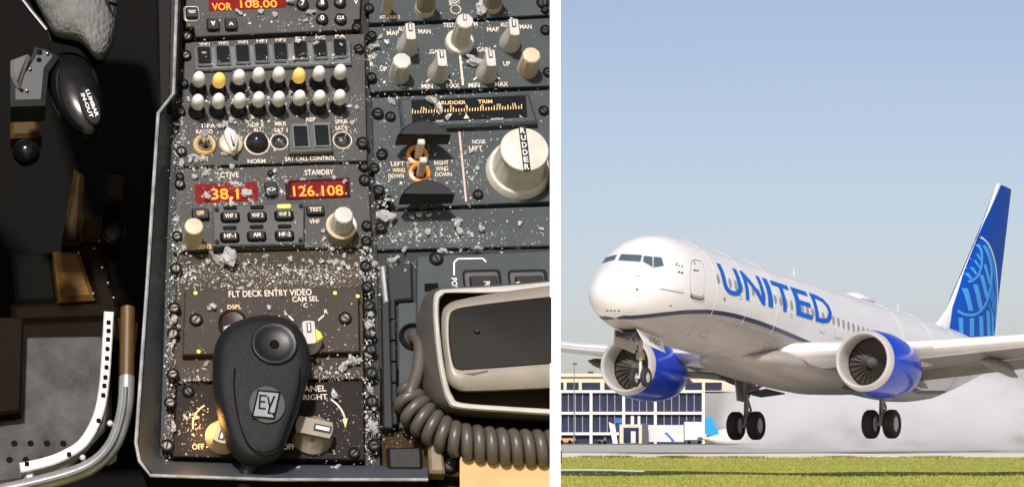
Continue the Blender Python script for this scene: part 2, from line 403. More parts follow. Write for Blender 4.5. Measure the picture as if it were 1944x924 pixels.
for x, y in [(378, 195), (417, 193), (457, 192), (493, 190), (531, 189), (570, 187), (608, 187), (646, 186)]: volume_knob(x, y, False)
for t, x, y, w in (('1-PA', 396, 239, 26), ('RADIO', 388, 250, 32), ('INT', 388, 302, 16), ('2', 430, 235, 6), ('ADF 2', 485, 237, 32), ('ALT', 489, 246, 16), ('NORM', 487, 306, 34), ('MKR', 533, 235, 22), ('SAT 1', 533, 247, 26), ('SAT CALL CONTROL', 589, 301, 97), ('REP', 590, 227, 18), ('SPKR', 648, 231, 24), ('SAT 2', 648, 243, 24)):
    T.text(t, x, y, 8, TEXTW, w=w)
o = T.put('toggle_switch', ring_mesh(U(22), U(6), ORING, .004), 388, 277, 0)
part('ring', ring_mesh(U(16), U(4.5), KNOBW, .006), o)
part('lever', MB().tube([(0, 0, 0), (0, 0, .006), (-.001, .001, .02)], [.0022, .0022, .0034], 12).mesh('lever', CHROME), o)
o = T.put('selector_knob', cached('selb', lambda: MB().lathe([(U(23), 0), (U(23), .003), (U(21), .004), (U(18), .0045)], 28).mesh('selector_knob', KNOBW)), 438, 275, 0)
part('grip', MB().prism([(-U(3), V(24)), (U(10), V(14)), (U(12), V(-2)), (U(2), V(-26)), (-U(3), V(-24)), (-U(11), V(4)), (-U(12), V(14))], .003, .013, .003).mesh('grip', WHITEP), o, (0, 0, 0), R(6))
o = T.put('ring', ring_mesh(U(25), U(3), TEXTW), 488, 273, 0)
part('indicator_dome', MB().lathe([(U(22), 0), (U(21.5), .003), (U(18), .0065), (U(12), .009), (U(5), .0103), (U(.5), .0105)], 28).mesh('indicator_dome', mat('glossy_black', (.012, .012, .014), .12), sharp=70), o)
for x, y, r in ((530, 270, 18), (650, 267, 19)):
    o = T.put('ring', ring_mesh(U(r), U(2.4), TEXTW), x, y, 0)
    part('jack_hole', cached(('jack', r), lambda: MB().lathe([(U(r * .84), .0001), (U(r * .84), .0016), (U(r * .66), .0016), (U(r * .5), .0004)], 24).mesh('jack_hole', BLACK)), o)
o = T.plate('call_light', [(548, 238), (628, 233), (632, 287), (549, 291)], 0, .006, PANEL_L, .001)
for x, y in ((571, 259), (611, 257)):
    part('lens_frame', cached('clf', lambda: MB().prism(rrect(0, 0, U(34), V(48), U(2)), 0, .0014, .0006).mesh('lens_frame', CLEAR)), o, T.L(x, y, .006))
    part('lens', cached('cll', lambda: MB().prism(rrect(0, 0, U(26), V(39), U(1)), 0, .0009, .0002).mesh('lens', LENS)), o, T.L(x, y, .0071))
for x, y in ((556, 287), (668, 288)): pass
# ---- M3 radio tuning panel
T = Thing('radio_tuning_panel', 'grey radio tuning panel reading 126.108 in red with key block and two knobs', 'radio', 517, 400)
T.plate('faceplate', [(334, 321), (699, 310), (706, 467), (332, 477)], -.016, 0, PANEL_G)
T.text('ACTIVE', 431, 332, 10, TEXTW, w=45); T.text('STANDBY', 606, 327, 10, TEXTW, w=56)
T.plate('active_display', [(369, 349), (489, 345), (490, 380), (371, 385)], -.001, .0008, RED, .0003)
T.plate('standby_display', [(541, 342), (663, 337), (665, 374), (543, 379)], -.001, .0008, REDD, .0003)
T.plate('display_glow', [(553, 347), (655, 343), (656, 371), (554, 376)], .0006, .0012, RED, .0002)
T.text('38.1', 427, 368, 21, DIGIT, .0016, w=52); T.text('126.108', 604, 362, 20, DIGIT, .0016, w=96)
button(T, '', 514, 362, 25, 28, False, rad=7); T.text('<>', 515, 358, 9, TEXTP, .0048, w=17)
T.plate('key_block', [(404, 391), (578, 385), (577, 463), (405, 467)], -.001, .005, PANEL_L, .001)
for i, (x, y, t) in enumerate([(437, 413, 'VHF 1'), (488, 412, 'VHF 2'), (539, 410, 'VHF 3'), (436, 451, 'HF-1'), (487, 449, 'AM'), (540, 448, 'HF-2')]):
    T.put('key_well', cached('kw', lambda: MB().prism(rrect(0, 0, U(37), V(20), U(6)), 0, .0008, .0003).mesh('key_well', BLACKM)), x, y, .005)
    o = T.put('key', cached('kk', lambda: MB().prism(rrect(0, 0, U(32), V(17), U(5)), 0, .0032, .001).mesh('key', BLACK)), x, y, .0056)
    part('lettering', text_mesh(t, V(8), TEXTW, U(22 if len(t) > 3 else 14), .02), o, (0, 0, .0036))
    T.put('light_bar', cached(('lb', i == 2), lambda: MB().prism(rrect(0, 0, U(26), V(7), U(3)), 0, .0012, .0004).mesh('light_bar', YELLOW if i == 2 else LENS)), x, y - 18, .005, label='lit yellow light bar' if i == 2 else None)
for x, y in ((411, 398), (571, 391), (412, 459), (570, 456)): add_screw(T, x, y, 5, PANEL_DIM, .005, collar=False)
button(T, 'OFF', 380, 409, 32, 20, False, tm=TEXTA, th=8, tw=14)
button(T, 'TEST', 598, 402, 34, 17, False, tm=TEXTW, th=8, tw=24)
T.text('VHF', 597, 420, 8, TEXTW, w=20); T.text('HF SENS', 379, 468, 9, TEXTA, w=44)
b = dot_base(372, 429, .026); T.put('sensitivity_knob', knob_mesh(U(19), U(17.5), .026, KNOBW), *b)
b = dot_base(649, 428, .014); o = T.put('tuning_knob', knob_mesh(U(27), U(29), .014, KNOBT), *b)
part('inner_knob', knob_mesh(U(21), U(18), .018, KNOBG, 12), o, (0, 0, .0143)); part('knob_rim', ring_mesh(U(29.5), U(6), KNOBW, .001), o, (0, 0, .0138))
for x, y, r in ((341, 336, 7), (686, 318, 6), (513, 330, 5)): add_screw(T, x, y, r, SCREW, 0)
# ---- filler plates and lower modules of the left column
T = Thing('filler_plate', 'filler plate in painted warm shade heaped with glass crumbs above the entry video panel', 'plate', 512, 510)
T.plate('plate', [(336, 482), (690, 472), (690, 718), (328, 724)], -.016, -.003, PANEL_SHADE, at=-.003)
T = Thing('entry_video_panel', 'raised grey plate marked FLT DECK ENTRY VIDEO with camera selector', 'control panel', 515, 608)
T.plate('faceplate', [(351, 552), (680, 545), (683, 667), (347, 673)], -.003, .004, PANEL_DIM, .0008)
T.text('FLT DECK ENTRY VIDEO', 513, 556, 12, TEXTW, .0045, w=156); T.text('CAM SEL', 580, 567, 10, TEXTW, .0045, w=50); T.text('C', 580, 579, 8, TEXTW, .0045)
T.text('L', 543, 593, 8, TEXTW, .0045); T.text('R', 619, 591, 8, TEXTW, .0045); T.text('DSPL', 445, 582, 8, TEXTA, .0045, w=26)
def stroke(T, a, b, wpx, m, h, parent=None, name='index_line'):
    A, B = Vector(T.L(*a, h)), Vector(T.L(*b, h)); d = (B - A).normalized(); n = Vector((-d.y, d.x, 0)) * U(wpx) / 2
    return part(name, MB().add([A - n, B - n, B + n, A + n], [(0, 1, 2, 3)]).mesh(name, m, fix=False), parent or T.e)
stroke(T, (548, 599), (557, 608), 3, TEXTW, .0046); stroke(T, (615, 598), (604, 608), 3, TEXTW, .0046)
for x, y in ((372, 607), (655, 604)): add_screw(T, x, y, 11, SCREWL, .004)
b = dot_base(589, 627, .02)
o = T.put('selector_knob', bar_knob_mesh(U(27), .018, KNOBG), *b, .004, R(0)); marker(o, U(20), .018)
part('yellow_side', MB().prism([(U(12), V(16)), (U(24), V(6)), (U(27), V(-4)), (U(12), V(-14))], .001, .012, .001).mesh('yellow_side', YPAINT), o)
T.put('display_button', cached('db', lambda: MB().lathe([(U(27), 0), (U(27), .006), (U(23), .0075), (U(21), .0065), (U(8), .006)], 28).mesh('display_button', mat('dark_red_black', (.02, .008, .006), .25))), 441, 618, .004)
for x, y in ((371, 556), (377, 667), (636, 556), (679, 562)):
    T.put('paint_chip', cached('pc', lambda: MB().prism(circ(U(4), 8), 0, .0003).mesh('paint_chip', YPAINT)), x, y, .004)
T = Thing('lights_panel', 'dimmer panel darkened by painted shade, marked PANEL BRIGHT with two OFF knobs at foot of console', 'control panel', 512, 800)
T.plate('faceplate', [(336, 730), (690, 722), (692, 872), (328, 866)], -.016, 0, mat('panel_foot_shade', (.011, .008, .006), .55, spec=.15, bump=.25, bscale=1500, nscale=25, var=.3))  # very dark base colour paints the light falloff at the console foot
T.text('PANEL', 594, 737, 11, TEXTW, w=50); T.text('BRIGHT', 594, 753, 10, TEXTW, w=54); T.text('OFF', 376, 847, 10, TEXTA, w=22); T.text('OFF', 548, 847, 10, TEXTW, w=22)
stroke(T, (392, 848), (404, 843), 3, TEXTA, .0004); stroke(T, (565, 847), (579, 846), 2.5, TEXTW, .0004)
def arc(T, cx, cy, r, a0, a1, w, m, n=10):
    pts = [(cx + r * math.cos(R(a0 + (a1 - a0) * i / n)), cy - r * math.sin(R(a0 + (a1 - a0) * i / n))) for i in range(n + 1)]
    mb = MB(); L = []
    for i, (x, y) in enumerate(pts):
        a = R(a0 + (a1 - a0) * i / n); dx, dy = math.cos(a) * w / 2, -math.sin(a) * w / 2
        L += [T.L(x + dx, y + dy, .0004), T.L(x - dx, y - dy, .0004)]
    mb.add(L, [(2 * i, 2 * i + 1, 2 * i + 3, 2 * i + 2) for i in range(n)])
    return part('dial_arc', mb.mesh('dial_arc', m, fix=False), T.e)
arc(T, 408, 806, 42, 118, 190, 3, TEXTA); arc(T, 600, 806, 56, 60, 12, 3, TEXTW)
part('arrow_head', MB().add([T.L(660, 793, .0005), T.L(650, 795, .0005), T.L(656, 812, .0005)], [(0, 1, 2)]).mesh('arrow_head', TEXTA, fix=False), T.e)
b = dot_base(598, 808, .018); o = T.put('dimmer_knob', bar_knob_mesh(U(39), .018, KNOBT), *b, 0, R(-105)); marker(o, U(34), .018)
b = dot_base(428, 811, .018); o = T.put('dimmer_knob', bar_knob_mesh(U(33), .018, mat('amber_lit_knob', (.42, .34, .22), .4, emit=.04, ecol=(1, .55, .1))), *b, 0, R(160), label='amber lit dimmer knob'); marker(o, U(26), .018)
ll = bpy.data.lights.new('dial_lamp', 'POINT'); ll.energy = .035; ll.color = (1, .5, .12); ll.shadow_soft_size = .004      # the amber lamp of the lit dimmer dial
lo_ = bpy.data.objects.new('dial_lamp', ll); COL.objects.link(lo_); lo_.location = PM @ Vector((*Q(386, 800, .016), .016))
for x, y in ((357, 743), (672, 860)): add_screw(T, x, y, 10, SCREW, 0)
T.plate('slot_line', [(355, 723), (397, 722), (397, 726), (355, 727)], 0, .0003, BLACKM, 0)

# ---- right column
T = Thing('display_select_panel', 'grey panel with ivory knobs and SOURCE marking, at the top right of the console', 'control panel', 870, 10)
T.plate('faceplate', [(700, -70), (1049, -85), (1049, 28), (701, 44)], -.016, 0, PANEL_B)
for (x, y, r, h, m) in ((733, 4, 11, .026, KNOBW), (806, 2, 19, .03, KNOBT), (932, -6, 20, .03, KNOBT)):
    o = T.put('knob', knob_mesh(U(r), U(r * .9), h, m, 14 if r > 12 else 0), x, y + 16); 
    if r > 12: part('knob_skirt', knob_mesh(U(r * 1.08), U(r * 1.02), .006, KNOBW), o)
T.put('ring', ring_mesh(U(11), U(2), TEXTW), 865, 19); T.text('BRIGHT', 863, 4, 7, TEXTW, w=22); T.text('ATT SOURCE', 740, 33, 7, TEXTW, w=40)
add_screw(T, 1030, 6, 11); add_screw(T, 700, 17, 9); add_screw(T, 1034, 20, 7, SCREW)
T = Thing('radar_panel', 'grey weather radar panel with gain and tilt knobs and MIN MAX marks', 'control panel', 870, 105)
T.plate('faceplate', [(700, 52), (1049, 34), (1049, 163), (703, 174)], -.016, 0, PANEL_B)
def sel_knob(px, py, r=21, h=.027):
    b = dot_base(px, py, h); o = T.put('selector_knob', bar_knob_mesh(U(r), h, KNOBG), *b); marker(o, U(r * .85), h); return o
for x, y in ((780, 62), (839, 112), (931, 112), (975, 54)): sel_knob(x, y)
b = dot_base(882, 44, .034); o = T.put('tilt_knob', knob_mesh(U(29), U(28), .004, KNOB), *b); part('knob_shaft', knob_mesh(U(19), U(17), .031, KNOBG, 10), o, (0, 0, .0042)); marker(o, U(15), .0352)
b = dot_base(764, 117, .024); T.put('round_knob', knob_mesh(U(20), U(17.5), .024, KNOBG, 8), *b)
b = dot_base(1008, 106, .024); T.put('round_knob', knob_mesh(U(21), U(17.5), .024, KNOBW, 8), *b)
for t, x, y, w in (('MAP', 746, 63, 24), ('AUTO', 768, 55, 26), ('MAN', 806, 60, 24), ('TEST', 852, 48, 22), ('M', 903, 46, 7), ('MAP', 936, 56, 24), ('AUTO', 962, 47, 26), ('MAN', 998, 51, 24), ('GAIN', 829, 98, 26), ('GAIN', 918, 94, 26), ('UP', 728, 131, 14), ('UP', 962, 121, 14), ('MIN', 811, 164, 22), ('MAX', 860, 163, 26), ('MIN', 900, 162, 22), ('MAX', 952, 160, 26)):
    T.text(t, x, y, 9, TEXTW, w=w)
T.text('WX', 704, 108, 9, TEXTW, w=12, rz=0); T.text('R', 706, 122, 9, TEXTW, w=8)
for a, b_ in (((809, 156), (818, 148)), ((846, 148), (857, 154)), ((899, 152), (908, 144)), ((938, 144), (949, 150))): stroke(T, a, b_, 3, TEXTW, .0004)
stroke(T, (873, 103), (879, 162), 4, TEXTW, .0004, name='divider_line')
for x, y in ((703, 72), (706, 151), (1035, 58), (1040, 138)): add_screw(T, x, y, 9)
T = Thing('rudder_trim_panel', 'grey trim panel with big RUDDER knob, trim scale and two black aileron levers', 'control panel', 880, 290)
T.plate('faceplate', [(706, 186), (1049, 170), (1049, 382), (752, 395), (742, 372), (712, 370)], -.016, 0, PANEL_B)
T.plate('scale_housing', [(757, 186), (1004, 176), (1022, 233), (764, 245)], -.001, .007, PANEL_B, .002)
o = T.plate('trim_scale', [(781, 190), (998, 181), (1001, 222), (783, 232)], .0068, .0076, LENS, .0002)
T.text('RUDDER', 861, 195, 7, TEXTA, .008, w=48); T.text('TRIM', 921, 193, 7, TEXTA, .008, w=28)
for i in range(41):
    f = i / 40; x = 783 + f * 207; y = 216 - f * 9; L = 9 if i % 5 == 0 else 6
    stroke(T, (x, y), (x + .2, y - L), 1.7, TEXTA, .008, name='scale_tick')
for t, x in (('15', 803), ('10', 829), ('5', 856), ('0', 886), ('5', 916), ('10', 947), ('15', 976)): T.text(t, x, 206 - (x - 803) * .042, 6, TEXTA, .008)
part('pointer', MB().add([T.L(880, 225, .0081), T.L(891, 225, .0081), T.L(885, 216, .0081)], [(0, 1, 2)]).mesh('pointer', TEXTW, fix=False), T.e)
T.text('UNIT', 835, 230, 4, TEXTW, .0079, w=16); T.text('OUTPUT', 944, 226, 4, TEXTW, .0079, w=25)
def half_disc(px, py, label):
    pts = [(-52, -11)] + [(-52 + 104 * i / 12, -11 + 30 * math.sin(math.pi * (i + .0) / 12) ** .75) for i in range(13)] + [(52, -11)]
    pts = [(U(x), V(y)) for x, y in dict.fromkeys(pts)]
    o = T.put('aileron_lever', MB().prism(pts, .012, .028, .0015).mesh('aileron_lever', mat('lever_black', (.012, .013, .015), .45, spec=.25)), px, py, 0, R(0))
    part('lever_stem', MB().box((0, 0, .007), (U(16), V(12), .016)).mesh('lever_stem', CHROME), o)
half_disc(796, 264 + 14, ''); half_disc(803, 378 + 12, '')
for (x, y) in ((792, 296), (796, 330)):
    r_ = T.put('trim_ring', cached('tr', lambda: MB().lathe([(U(13), 0), (U(22), 0), (U(21), .0025), (U(15), .003), (U(13), 0)], 24, False, False).mesh('trim_ring', ORANGE)), x, y, 0)
    part('ring_well', cached('trw', lambda: MB().prism(circ(U(13.5), 16), 0, .0006).mesh('ring_well', BLACKM)), r_)
    T.put('toggle_lever', cached('tl', lambda: MB().prism(rrect(0, 0, U(14), V(11), U(3)), 0, .026, .001).mesh('toggle_lever', RAILW)), x + 1, y + 2, .0002)
for t, x, y, w, m in (('LEFT', 755, 311, 26, TEXTW), ('WING', 757, 323, 24, TEXTA), ('DOWN', 752, 334, 30, TEXTW), ('RIGHT', 838, 309, 28, TEXTW), ('WING', 839, 320, 24, TEXTW), ('DOWN', 842, 331, 32, TEXTW), ('NOSE', 909, 269, 26, TEXTW), ('LEFT', 903, 281, 26, TEXTW)):
    T.text(t, x, y, 8, m, w=w)
stroke(T, (872, 250), (885, 383), 4, mat('pink_line', (.5, .38, .34), .5), .0004, name='divider_line')
b = dot_base(985, 318, .006); o = T.put('rudder_knob', knob_mesh(U(63), U(60), .007, KNOB), *b)
part('knob_skirt', knob_mesh(U(53), U(46), .027, KNOB, 20), o, (0, 0, .0072))
top = part('knob_cap', cached('rcap', lambda: MB().lathe([(U(46), 0), (U(47), .001), (U(46), .002), (U(44), .0024)], 40).mesh('knob_cap', KNOB)), o, (0, 0, .0342))
part('name_strip', MB().box((0, 0, 0), (U(14), V(88), .0005)).mesh('name_strip', BLACK), o, (0, 0, .0369))
for i, ch in enumerate('RUDDER'): part('lettering', text_mesh(ch, V(10.5), TEXTP, U(9), .02), o, (0, V(35 - i * 14), .0374))
for x, y in ((741, 222), (1032, 211), (726, 292), (907, 370), (711, 320)): add_screw(T, x, y, 9)
T = Thing('blank_panel', 'plain blue grey blanking plate strewn with glass bits below the trim panel', 'plate', 880, 435)
T.plate('plate', [(716, 402), (1049, 391), (1049, 466), (716, 474)], -.016, -.002, PANEL_B, at=-.002)
T = Thing('power_switch_panel', 'blue grey switch panel with recessed POWER keys half hidden behind the handset', 'control panel', 900, 530)
T.plate('back_plate', [(716, 480), (1049, 471), (1049, 700), (720, 700)], -.016, -.004, PANEL_K, at=-.004)
T.plate('faceplate', [(792, 486), (1049, 475), (1049, 640), (790, 648)], -.004, .003, PANEL_B, .001)
T.plate('side_block', [(733, 502), (782, 498), (784, 568), (738, 572)], -.004, .002, PANEL_K, .0015)
T.plate('edge_trim', [(722, 504), (731, 503), (738, 572), (729, 574)], -.004, .006, RAILG, .001)
for x, w in ((916, 74), (1003, 76)):
    T.put('key_frame', cached(('kf', w), lambda: MB().prism(rrect(0, 0, U(w), V(52), U(8)), 0, .0012, .0006).mesh('key_frame', GAP)), x, 538, .003)
    T.put('key_surround', cached(('ks', w), lambda: MB().prism(rrect(0, 0, U(w - 10), V(44), U(6)), 0, .001, .0004).mesh('key_surround', PANEL_L)), x - 1, 539, .0035)
    T.put('key', cached(('pk', w), lambda: MB().prism(rrect(0, 0, U(w - 22), V(38), U(3)), 0, .004, .001).mesh('key', BLACK)), x + 2, 546, .0044)
T.text('POWER', 926, 552, 11, TEXTP, .0092, rz=R(-90), w=40); T.text('CALL', 985, 548, 10, TEXTP, .0092, rz=R(-90), w=30)
T.text('POWER', 864, 548, 10, TEXTP, .0034, rz=R(-90), w=46)
for a, b_ in (((862, 522), (862, 498)), ((862, 498), (869, 491)), ((869, 491), (916, 490)), ((916, 490), (923, 497))): stroke(T, a, b_, 3, TEXTP, .0034, name='bracket_line')
add_screw(T, 828, 491, 12, SCREW, .003)
T.plate('notch', [(806, 538), (832, 537), (833, 552), (806, 553)], .003, .0033, BLACKM, 0)
# hinged side cover beside the handset
T = Thing('hinged_cover', 'dark hinged cover plate with long piano hinge left of the handset', 'cover', 760, 680)
T.plate('plate', [(756, 574), (860, 570), (868, 800), (758, 812)], -.016, -.002, PANEL_B, at=-.002)
T.plate('hinge_leaf', [(724, 560), (739, 560), (746, 812), (728, 812)], -.016, .004, mat('hinge_black', (.014, .015, .017), .45, spec=.25), .001)
for i in range(6):
    y0 = 570 + i * 40; x0 = 745 + i * .8
    a, b_ = T.L(x0, y0, .003), T.L(x0 + .8, y0 + 36, .003)
    part('hinge_knuckle', MB().tube([a, b_], U(5.5), 10).mesh('hinge_knuckle', PANEL_K), T.e)
T.put('cord_socket', cached('sock', lambda: MB().lathe([(U(27), 0), (U(27), .003), (U(22), .005), (U(18), .002)], 24).mesh('cord_socket', BLACK)), 784, 640, -.002)
T = Thing('lower_bracket', 'scratched brown metal bracket under the coiled cord at lower right of console', 'bracket', 810, 850)
T.plate('plate', [(724, 818), (876, 810), (876, 905), (726, 888)], -.016, -.006, BROWN, at=-.006)
T.plate('dark_block', [(735, 848), (800, 846), (802, 890), (738, 890)], -.006, .004, BLACK, .002)
T.plate('upright', [(812, 820), (836, 818), (846, 896), (816, 896)], -.006, .008, mat('tan_metal', (.16, .12, .07), .4, var=.3), .002)
add_screw(T, 853, 884, 12, SCREW, -.004); T.plate('slot', [(840, 842), (870, 840), (871, 856), (842, 858)], -.006, -.0045, BLACKM, 0)
# ---- hand microphone lying on the lower modules
T = Thing('hand_microphone', 'black pear shaped hand microphone with dished grille and silver logo plate', 'microphone', 500, 740)
mic = [(510, 597), (548, 606), (574, 630), (588, 668), (586, 712), (573, 762), (554, 812), (536, 858), (516, 878), (478, 884), (446, 866), (424, 822), (409, 762), (404, 704), (410, 652), (432, 620), (470, 602)]
mic = smooth_poly(mic, 3)
def mic_ring(cx, cy, sx, sy, dx, dy, h): return [T.L(cx + (x - cx) * sx + dx, cy + (y - cy) * sy + dy, h) for x, y in mic]
rg = [mic_ring(497, 740, .84, .9, -14, 6, .008), mic_ring(497, 740, .97, .99, -4, 2, .018), mic_ring(497, 740, 1, 1, 0, 0, .028), mic_ring(500, 740, .985, .985, 1, -1, .034),
      mic_ring(504, 735, .93, .94, 4, -3, .040), mic_ring(508, 728, .84, .87, 6, -4, .0435), mic_ring(510, 720, .6, .65, 5, -4, .0452), mic_ring(512, 716, .25, .3, 4, -4, .046)]
part('shell', MB().loft(rg[::-1]).mesh('shell', RUBBER, sharp=60), T.e)
seam = [T.L(504 + (x - 504) * .68 + 8, 745 + (y - 740) * .74 + 6, .0462) for x, y in mic]
seam = [p for p in seam if p[1] < T.L(500, 690, .046)[1]]
part('seam', MB().tube(seam, .0006, 5).mesh('seam', BLACKM), T.e)
o = T.put('grille_dish', cached('dish', lambda: MB().lathe([(U(43), 0), (U(41.5), .0022), (U(39), .0026), (U(33), .0012), (U(22), .0002), (U(9), -.0004)], 36, False, True).mesh('grille_dish', BLACK, sharp=60)), 521, 653, .0462)
part('speaker_hole', cached('sh', lambda: MB().lathe([(U(9), 0), (U(8), .0006), (U(6), -.0002)], 20, False).mesh('speaker_hole', BLACKM)), o, (0, 0, 0))
o = T.put('badge', cached('badge', lambda: MB().prism(circ(U(33), 32, 1.12), 0, .0008, .0003).mesh('badge', mat('badge_black', (.02, .021, .023), .55))), 507, 768, .0463)
o = T.put('logo_plate', MB().prism([(x + .14 * y, y) for x, y in rrect(0, 0, U(41), V(50), U(2))][::-1], 0, .0009, .0002).mesh('logo_plate', mat('logo_silver', (.17, .19, .21), .4)), 505, 768, .0472, R(-8))
bd = MB()
for (cx, cy, w, h) in ((0, 23.5, 41, 3), (0, -23.5, 41, 3), (-19.5, 0, 3, 50), (19.5, 0, 3, 50)):
    y0 = V(cy); bd.add([(U(cx + sx * w / 2) + .14 * V(cy + sy * h / 2), V(cy + sy * h / 2), 0) for sx, sy in ((-1, -1), (1, -1), (1, 1), (-1, 1))], [(0, 1, 2, 3)])
part('logo_border', bd.mesh('logo_border', BLACKM, fix=False), o, (0, 0, .0011))
def bars(name, segs, w, m, parent, z):
    mb = MB()
    for (x0, y0), (x1, y1) in segs:
        a, b_ = Vector((U(x0), V(y0))), Vector((U(x1), V(y1))); d = (b_ - a).normalized(); n = Vector((-d.y, d.x)) * U(w) / 2
        mb.add([(*(a - n), z), (*(b_ - n), z), (*(b_ + n), z), (*(a + n), z)], [(0, 1, 2, 3)])
    return part(name, mb.mesh(name, m, fix=False), parent)
bars('logo_letter', [((-12, 16), (-12, -8)), ((-13, 15), (0, 15)), ((-12, 4), (-2, 4)), ((-13, -8), (0, -8))], 3, BLACKM, o, .0014)
bars('logo_letter', [((2, 14), (7, -4)), ((7, -4), (14, 16)), ((7, -3), (5, -16)), ((5, -15), (11, -15))], 3, BLACKM, o, .0015)
part('logo_dot', cached('ldot', lambda: MB().prism(circ(U(2.6), 10), 0, .0003).mesh('logo_dot', BLACKM)), o, (U(14), V(-16), .0012))
T.plate('mounting_clip', [(424, 618), (447, 612), (452, 640), (424, 652)], .004, .014, RAILG, .001, at=.014)
part('cable', MB().tube([T.L(478, 872, .02), T.L(470, 895, .018), T.L(460, 925, .012), T.L(446, 1000, 0)], U(15), 12).mesh('cable', BLACK), T.e)

# ---- handset in its cradle
T = Thing('handset_cradle', 'grey brown cradle with a pale rounded lip holding the handset', 'cradle', 900, 660)
cr_o = smooth_poly([(1049, 531), (940, 540), (850, 545), (826, 548), (808, 560), (793, 600), (790, 650), (797, 710), (810, 755), (832, 778), (860, 789), (1049, 800)], 4, False)
cr_l = smooth_poly([(1049, 534), (950, 543), (852, 548), (832, 552), (823, 566), (823, 610), (830, 680), (840, 735), (850, 762), (868, 775), (960, 782), (1049, 788)], 4, False)
cr_i = smooth_poly([(1049, 545), (950, 556), (856, 556), (842, 560), (834, 572), (834, 612), (841, 680), (851, 730), (860, 752), (876, 764), (962, 771), (1049, 776)], 4, False)
rows = [[T.L(x, y, .0) for x, y in cr_o], [T.L(x, y, .012) for x, y in cr_o], [T.L(x, y, .034) for x, y in cr_l]]
def open_wall(rows, name, m, parent):
    n = len(rows[0]); mb = MB(); mb.add([p for r in rows for p in r], [(i * n + j, i * n + j + 1, (i + 1) * n + j + 1, (i + 1) * n + j) for i in range(len(rows) - 1) for j in range(n - 1)])
    return part(name, mb.mesh(name, m, sharp=50), parent)
open_wall(rows, 'shell', CRADLE, T.e)
open_wall([[T.L(x, y, .034) for x, y in cr_l], [T.L(x + (X - x) * .3, y + (Y - y) * .3, .037) for (x, y), (X, Y) in zip(cr_l, cr_i)], [T.L(x + (X - x) * .8, y + (Y - y) * .8, .0365) for (x, y), (X, Y) in zip(cr_l, cr_i)], [T.L(x, y, .034) for x, y in cr_i]], 'lip', CRADLEL, T.e)
open_wall([[T.L(x, y, .034) for x, y in cr_i], [T.L(x + 3, y + 4, .012) for x, y in cr_i]], 'inner_wall', PANEL_SHADE, T.e)  # brown shade inside the cradle painted onto its wall and bed
T.plate('bed', [(x + 2, y + 4) for x, y in cr_i], .006, .0125, PANEL_SHADE, 0, at=.0125)
T = Thing('phone_handset', 'beige handset with black face resting in the grey cradle', 'handset', 940, 650)
ho = smooth_poly([(1049, 541), (960, 553), (880, 567), (852, 576), (840, 594), (840, 640), (846, 690), (852, 722), (868, 737), (900, 741), (1049, 735)], 4, False)
hi = smooth_poly([(1049, 562), (960, 572), (890, 581), (862, 588), (853, 602), (852, 640), (856, 675), (862, 696), (874, 702), (900, 701), (1049, 690)], 4, False)
def closed(pts, h): return [T.L(x, y, h) for x, y in pts]
mid = lambda a, b_, t: [(x + (X - x) * t, y + (Y - y) * t) for (x, y), (X, Y) in zip(a, b_)]
part('body', MB().loft([closed([(x, y + 4) for x, y in ho], .014), closed([(x - 2, y + 2) for x, y in ho], .03), closed(ho, .041), closed(mid(ho, hi, .3), .045), closed(mid(ho, hi, .8), .0465), closed(hi, .0462)]).mesh('body', BEIGE, sharp=60), T.e)
part('face', MB().loft([closed(hi, .0463), closed(mid(hi, [(960, 640)] * len(hi), .03), .0472)]).mesh('face', HFACE), T.e)
T.put('screw', screw_mesh(U(6), BLACK), 905, 628, .0474)
T.put('wear_mark', cached('wm', lambda: MB().prism([(-U(24), 0), (-U(6), -V(3)), (U(20), V(2)), (U(22), V(5)), (0, V(2))], 0, .0002).mesh('wear_mark', CRADLE)), 905, 708, .0468)
# coiled cord
path = smooth_poly([(786, 690), (778, 740), (786, 775), (818, 808), (862, 832), (915, 842), (980, 848), (1060, 850)], 24, False)
C3 = []
pts3 = [Vector((*Q(x, y, .012), .012)) for x, y in path]
Ls = [0]
for a, b_ in zip(pts3, pts3[1:]): Ls.append(Ls[-1] + (b_ - a).length)
T = Thing('coiled_cord', 'thick taupe coiled cord curving under the handset cradle', 'cord', 860, 830, .012)
tot = Ls[-1]; pitch = U(23); rc = U(25); nst = int(tot / pitch * 18); helix = []
xs = np.array([p.x for p in pts3]); ys = np.array([p.y for p in pts3]); Ls = np.array(Ls)
s0 = U(45)
for i in range(nst):
    s = s0 + (tot - s0) * i / nst; a = 2 * math.pi * (s - s0) / pitch
    x, y = np.interp(s, Ls, xs), np.interp(s, Ls, ys); x2, y2 = np.interp(min(s + .002, tot), Ls, xs), np.interp(min(s + .002, tot), Ls, ys)
    if s + .002 > tot: x2, y2 = x + .002, y
    d = Vector((x2 - x, y2 - y, 0)).normalized(); n = Vector((-d.y, d.x, 0))
    g = min(1, .35 + (s - s0) / U(60)); p = Vector((x, y, 0)) + n * (math.cos(a) * rc * g) + Vector((0, 0, math.sin(a) * rc * .8 * g))
    helix.append((p.x - T.o[0], p.y - T.o[1], p.z + .0))
part('coil', MB().tube(helix, U(11.5), 9).mesh('coil', CORD, sharp=60), T.e)
lead = smooth_poly([T.L(786, 636, .004), T.L(797, 655, .012), T.L(794, 700, .016), T.L(778, 748, .018), helix[0]], 6, False)
part('lead', MB().tube(lead, U(12.5), 10).mesh('lead', CORD, sharp=60), T.e)
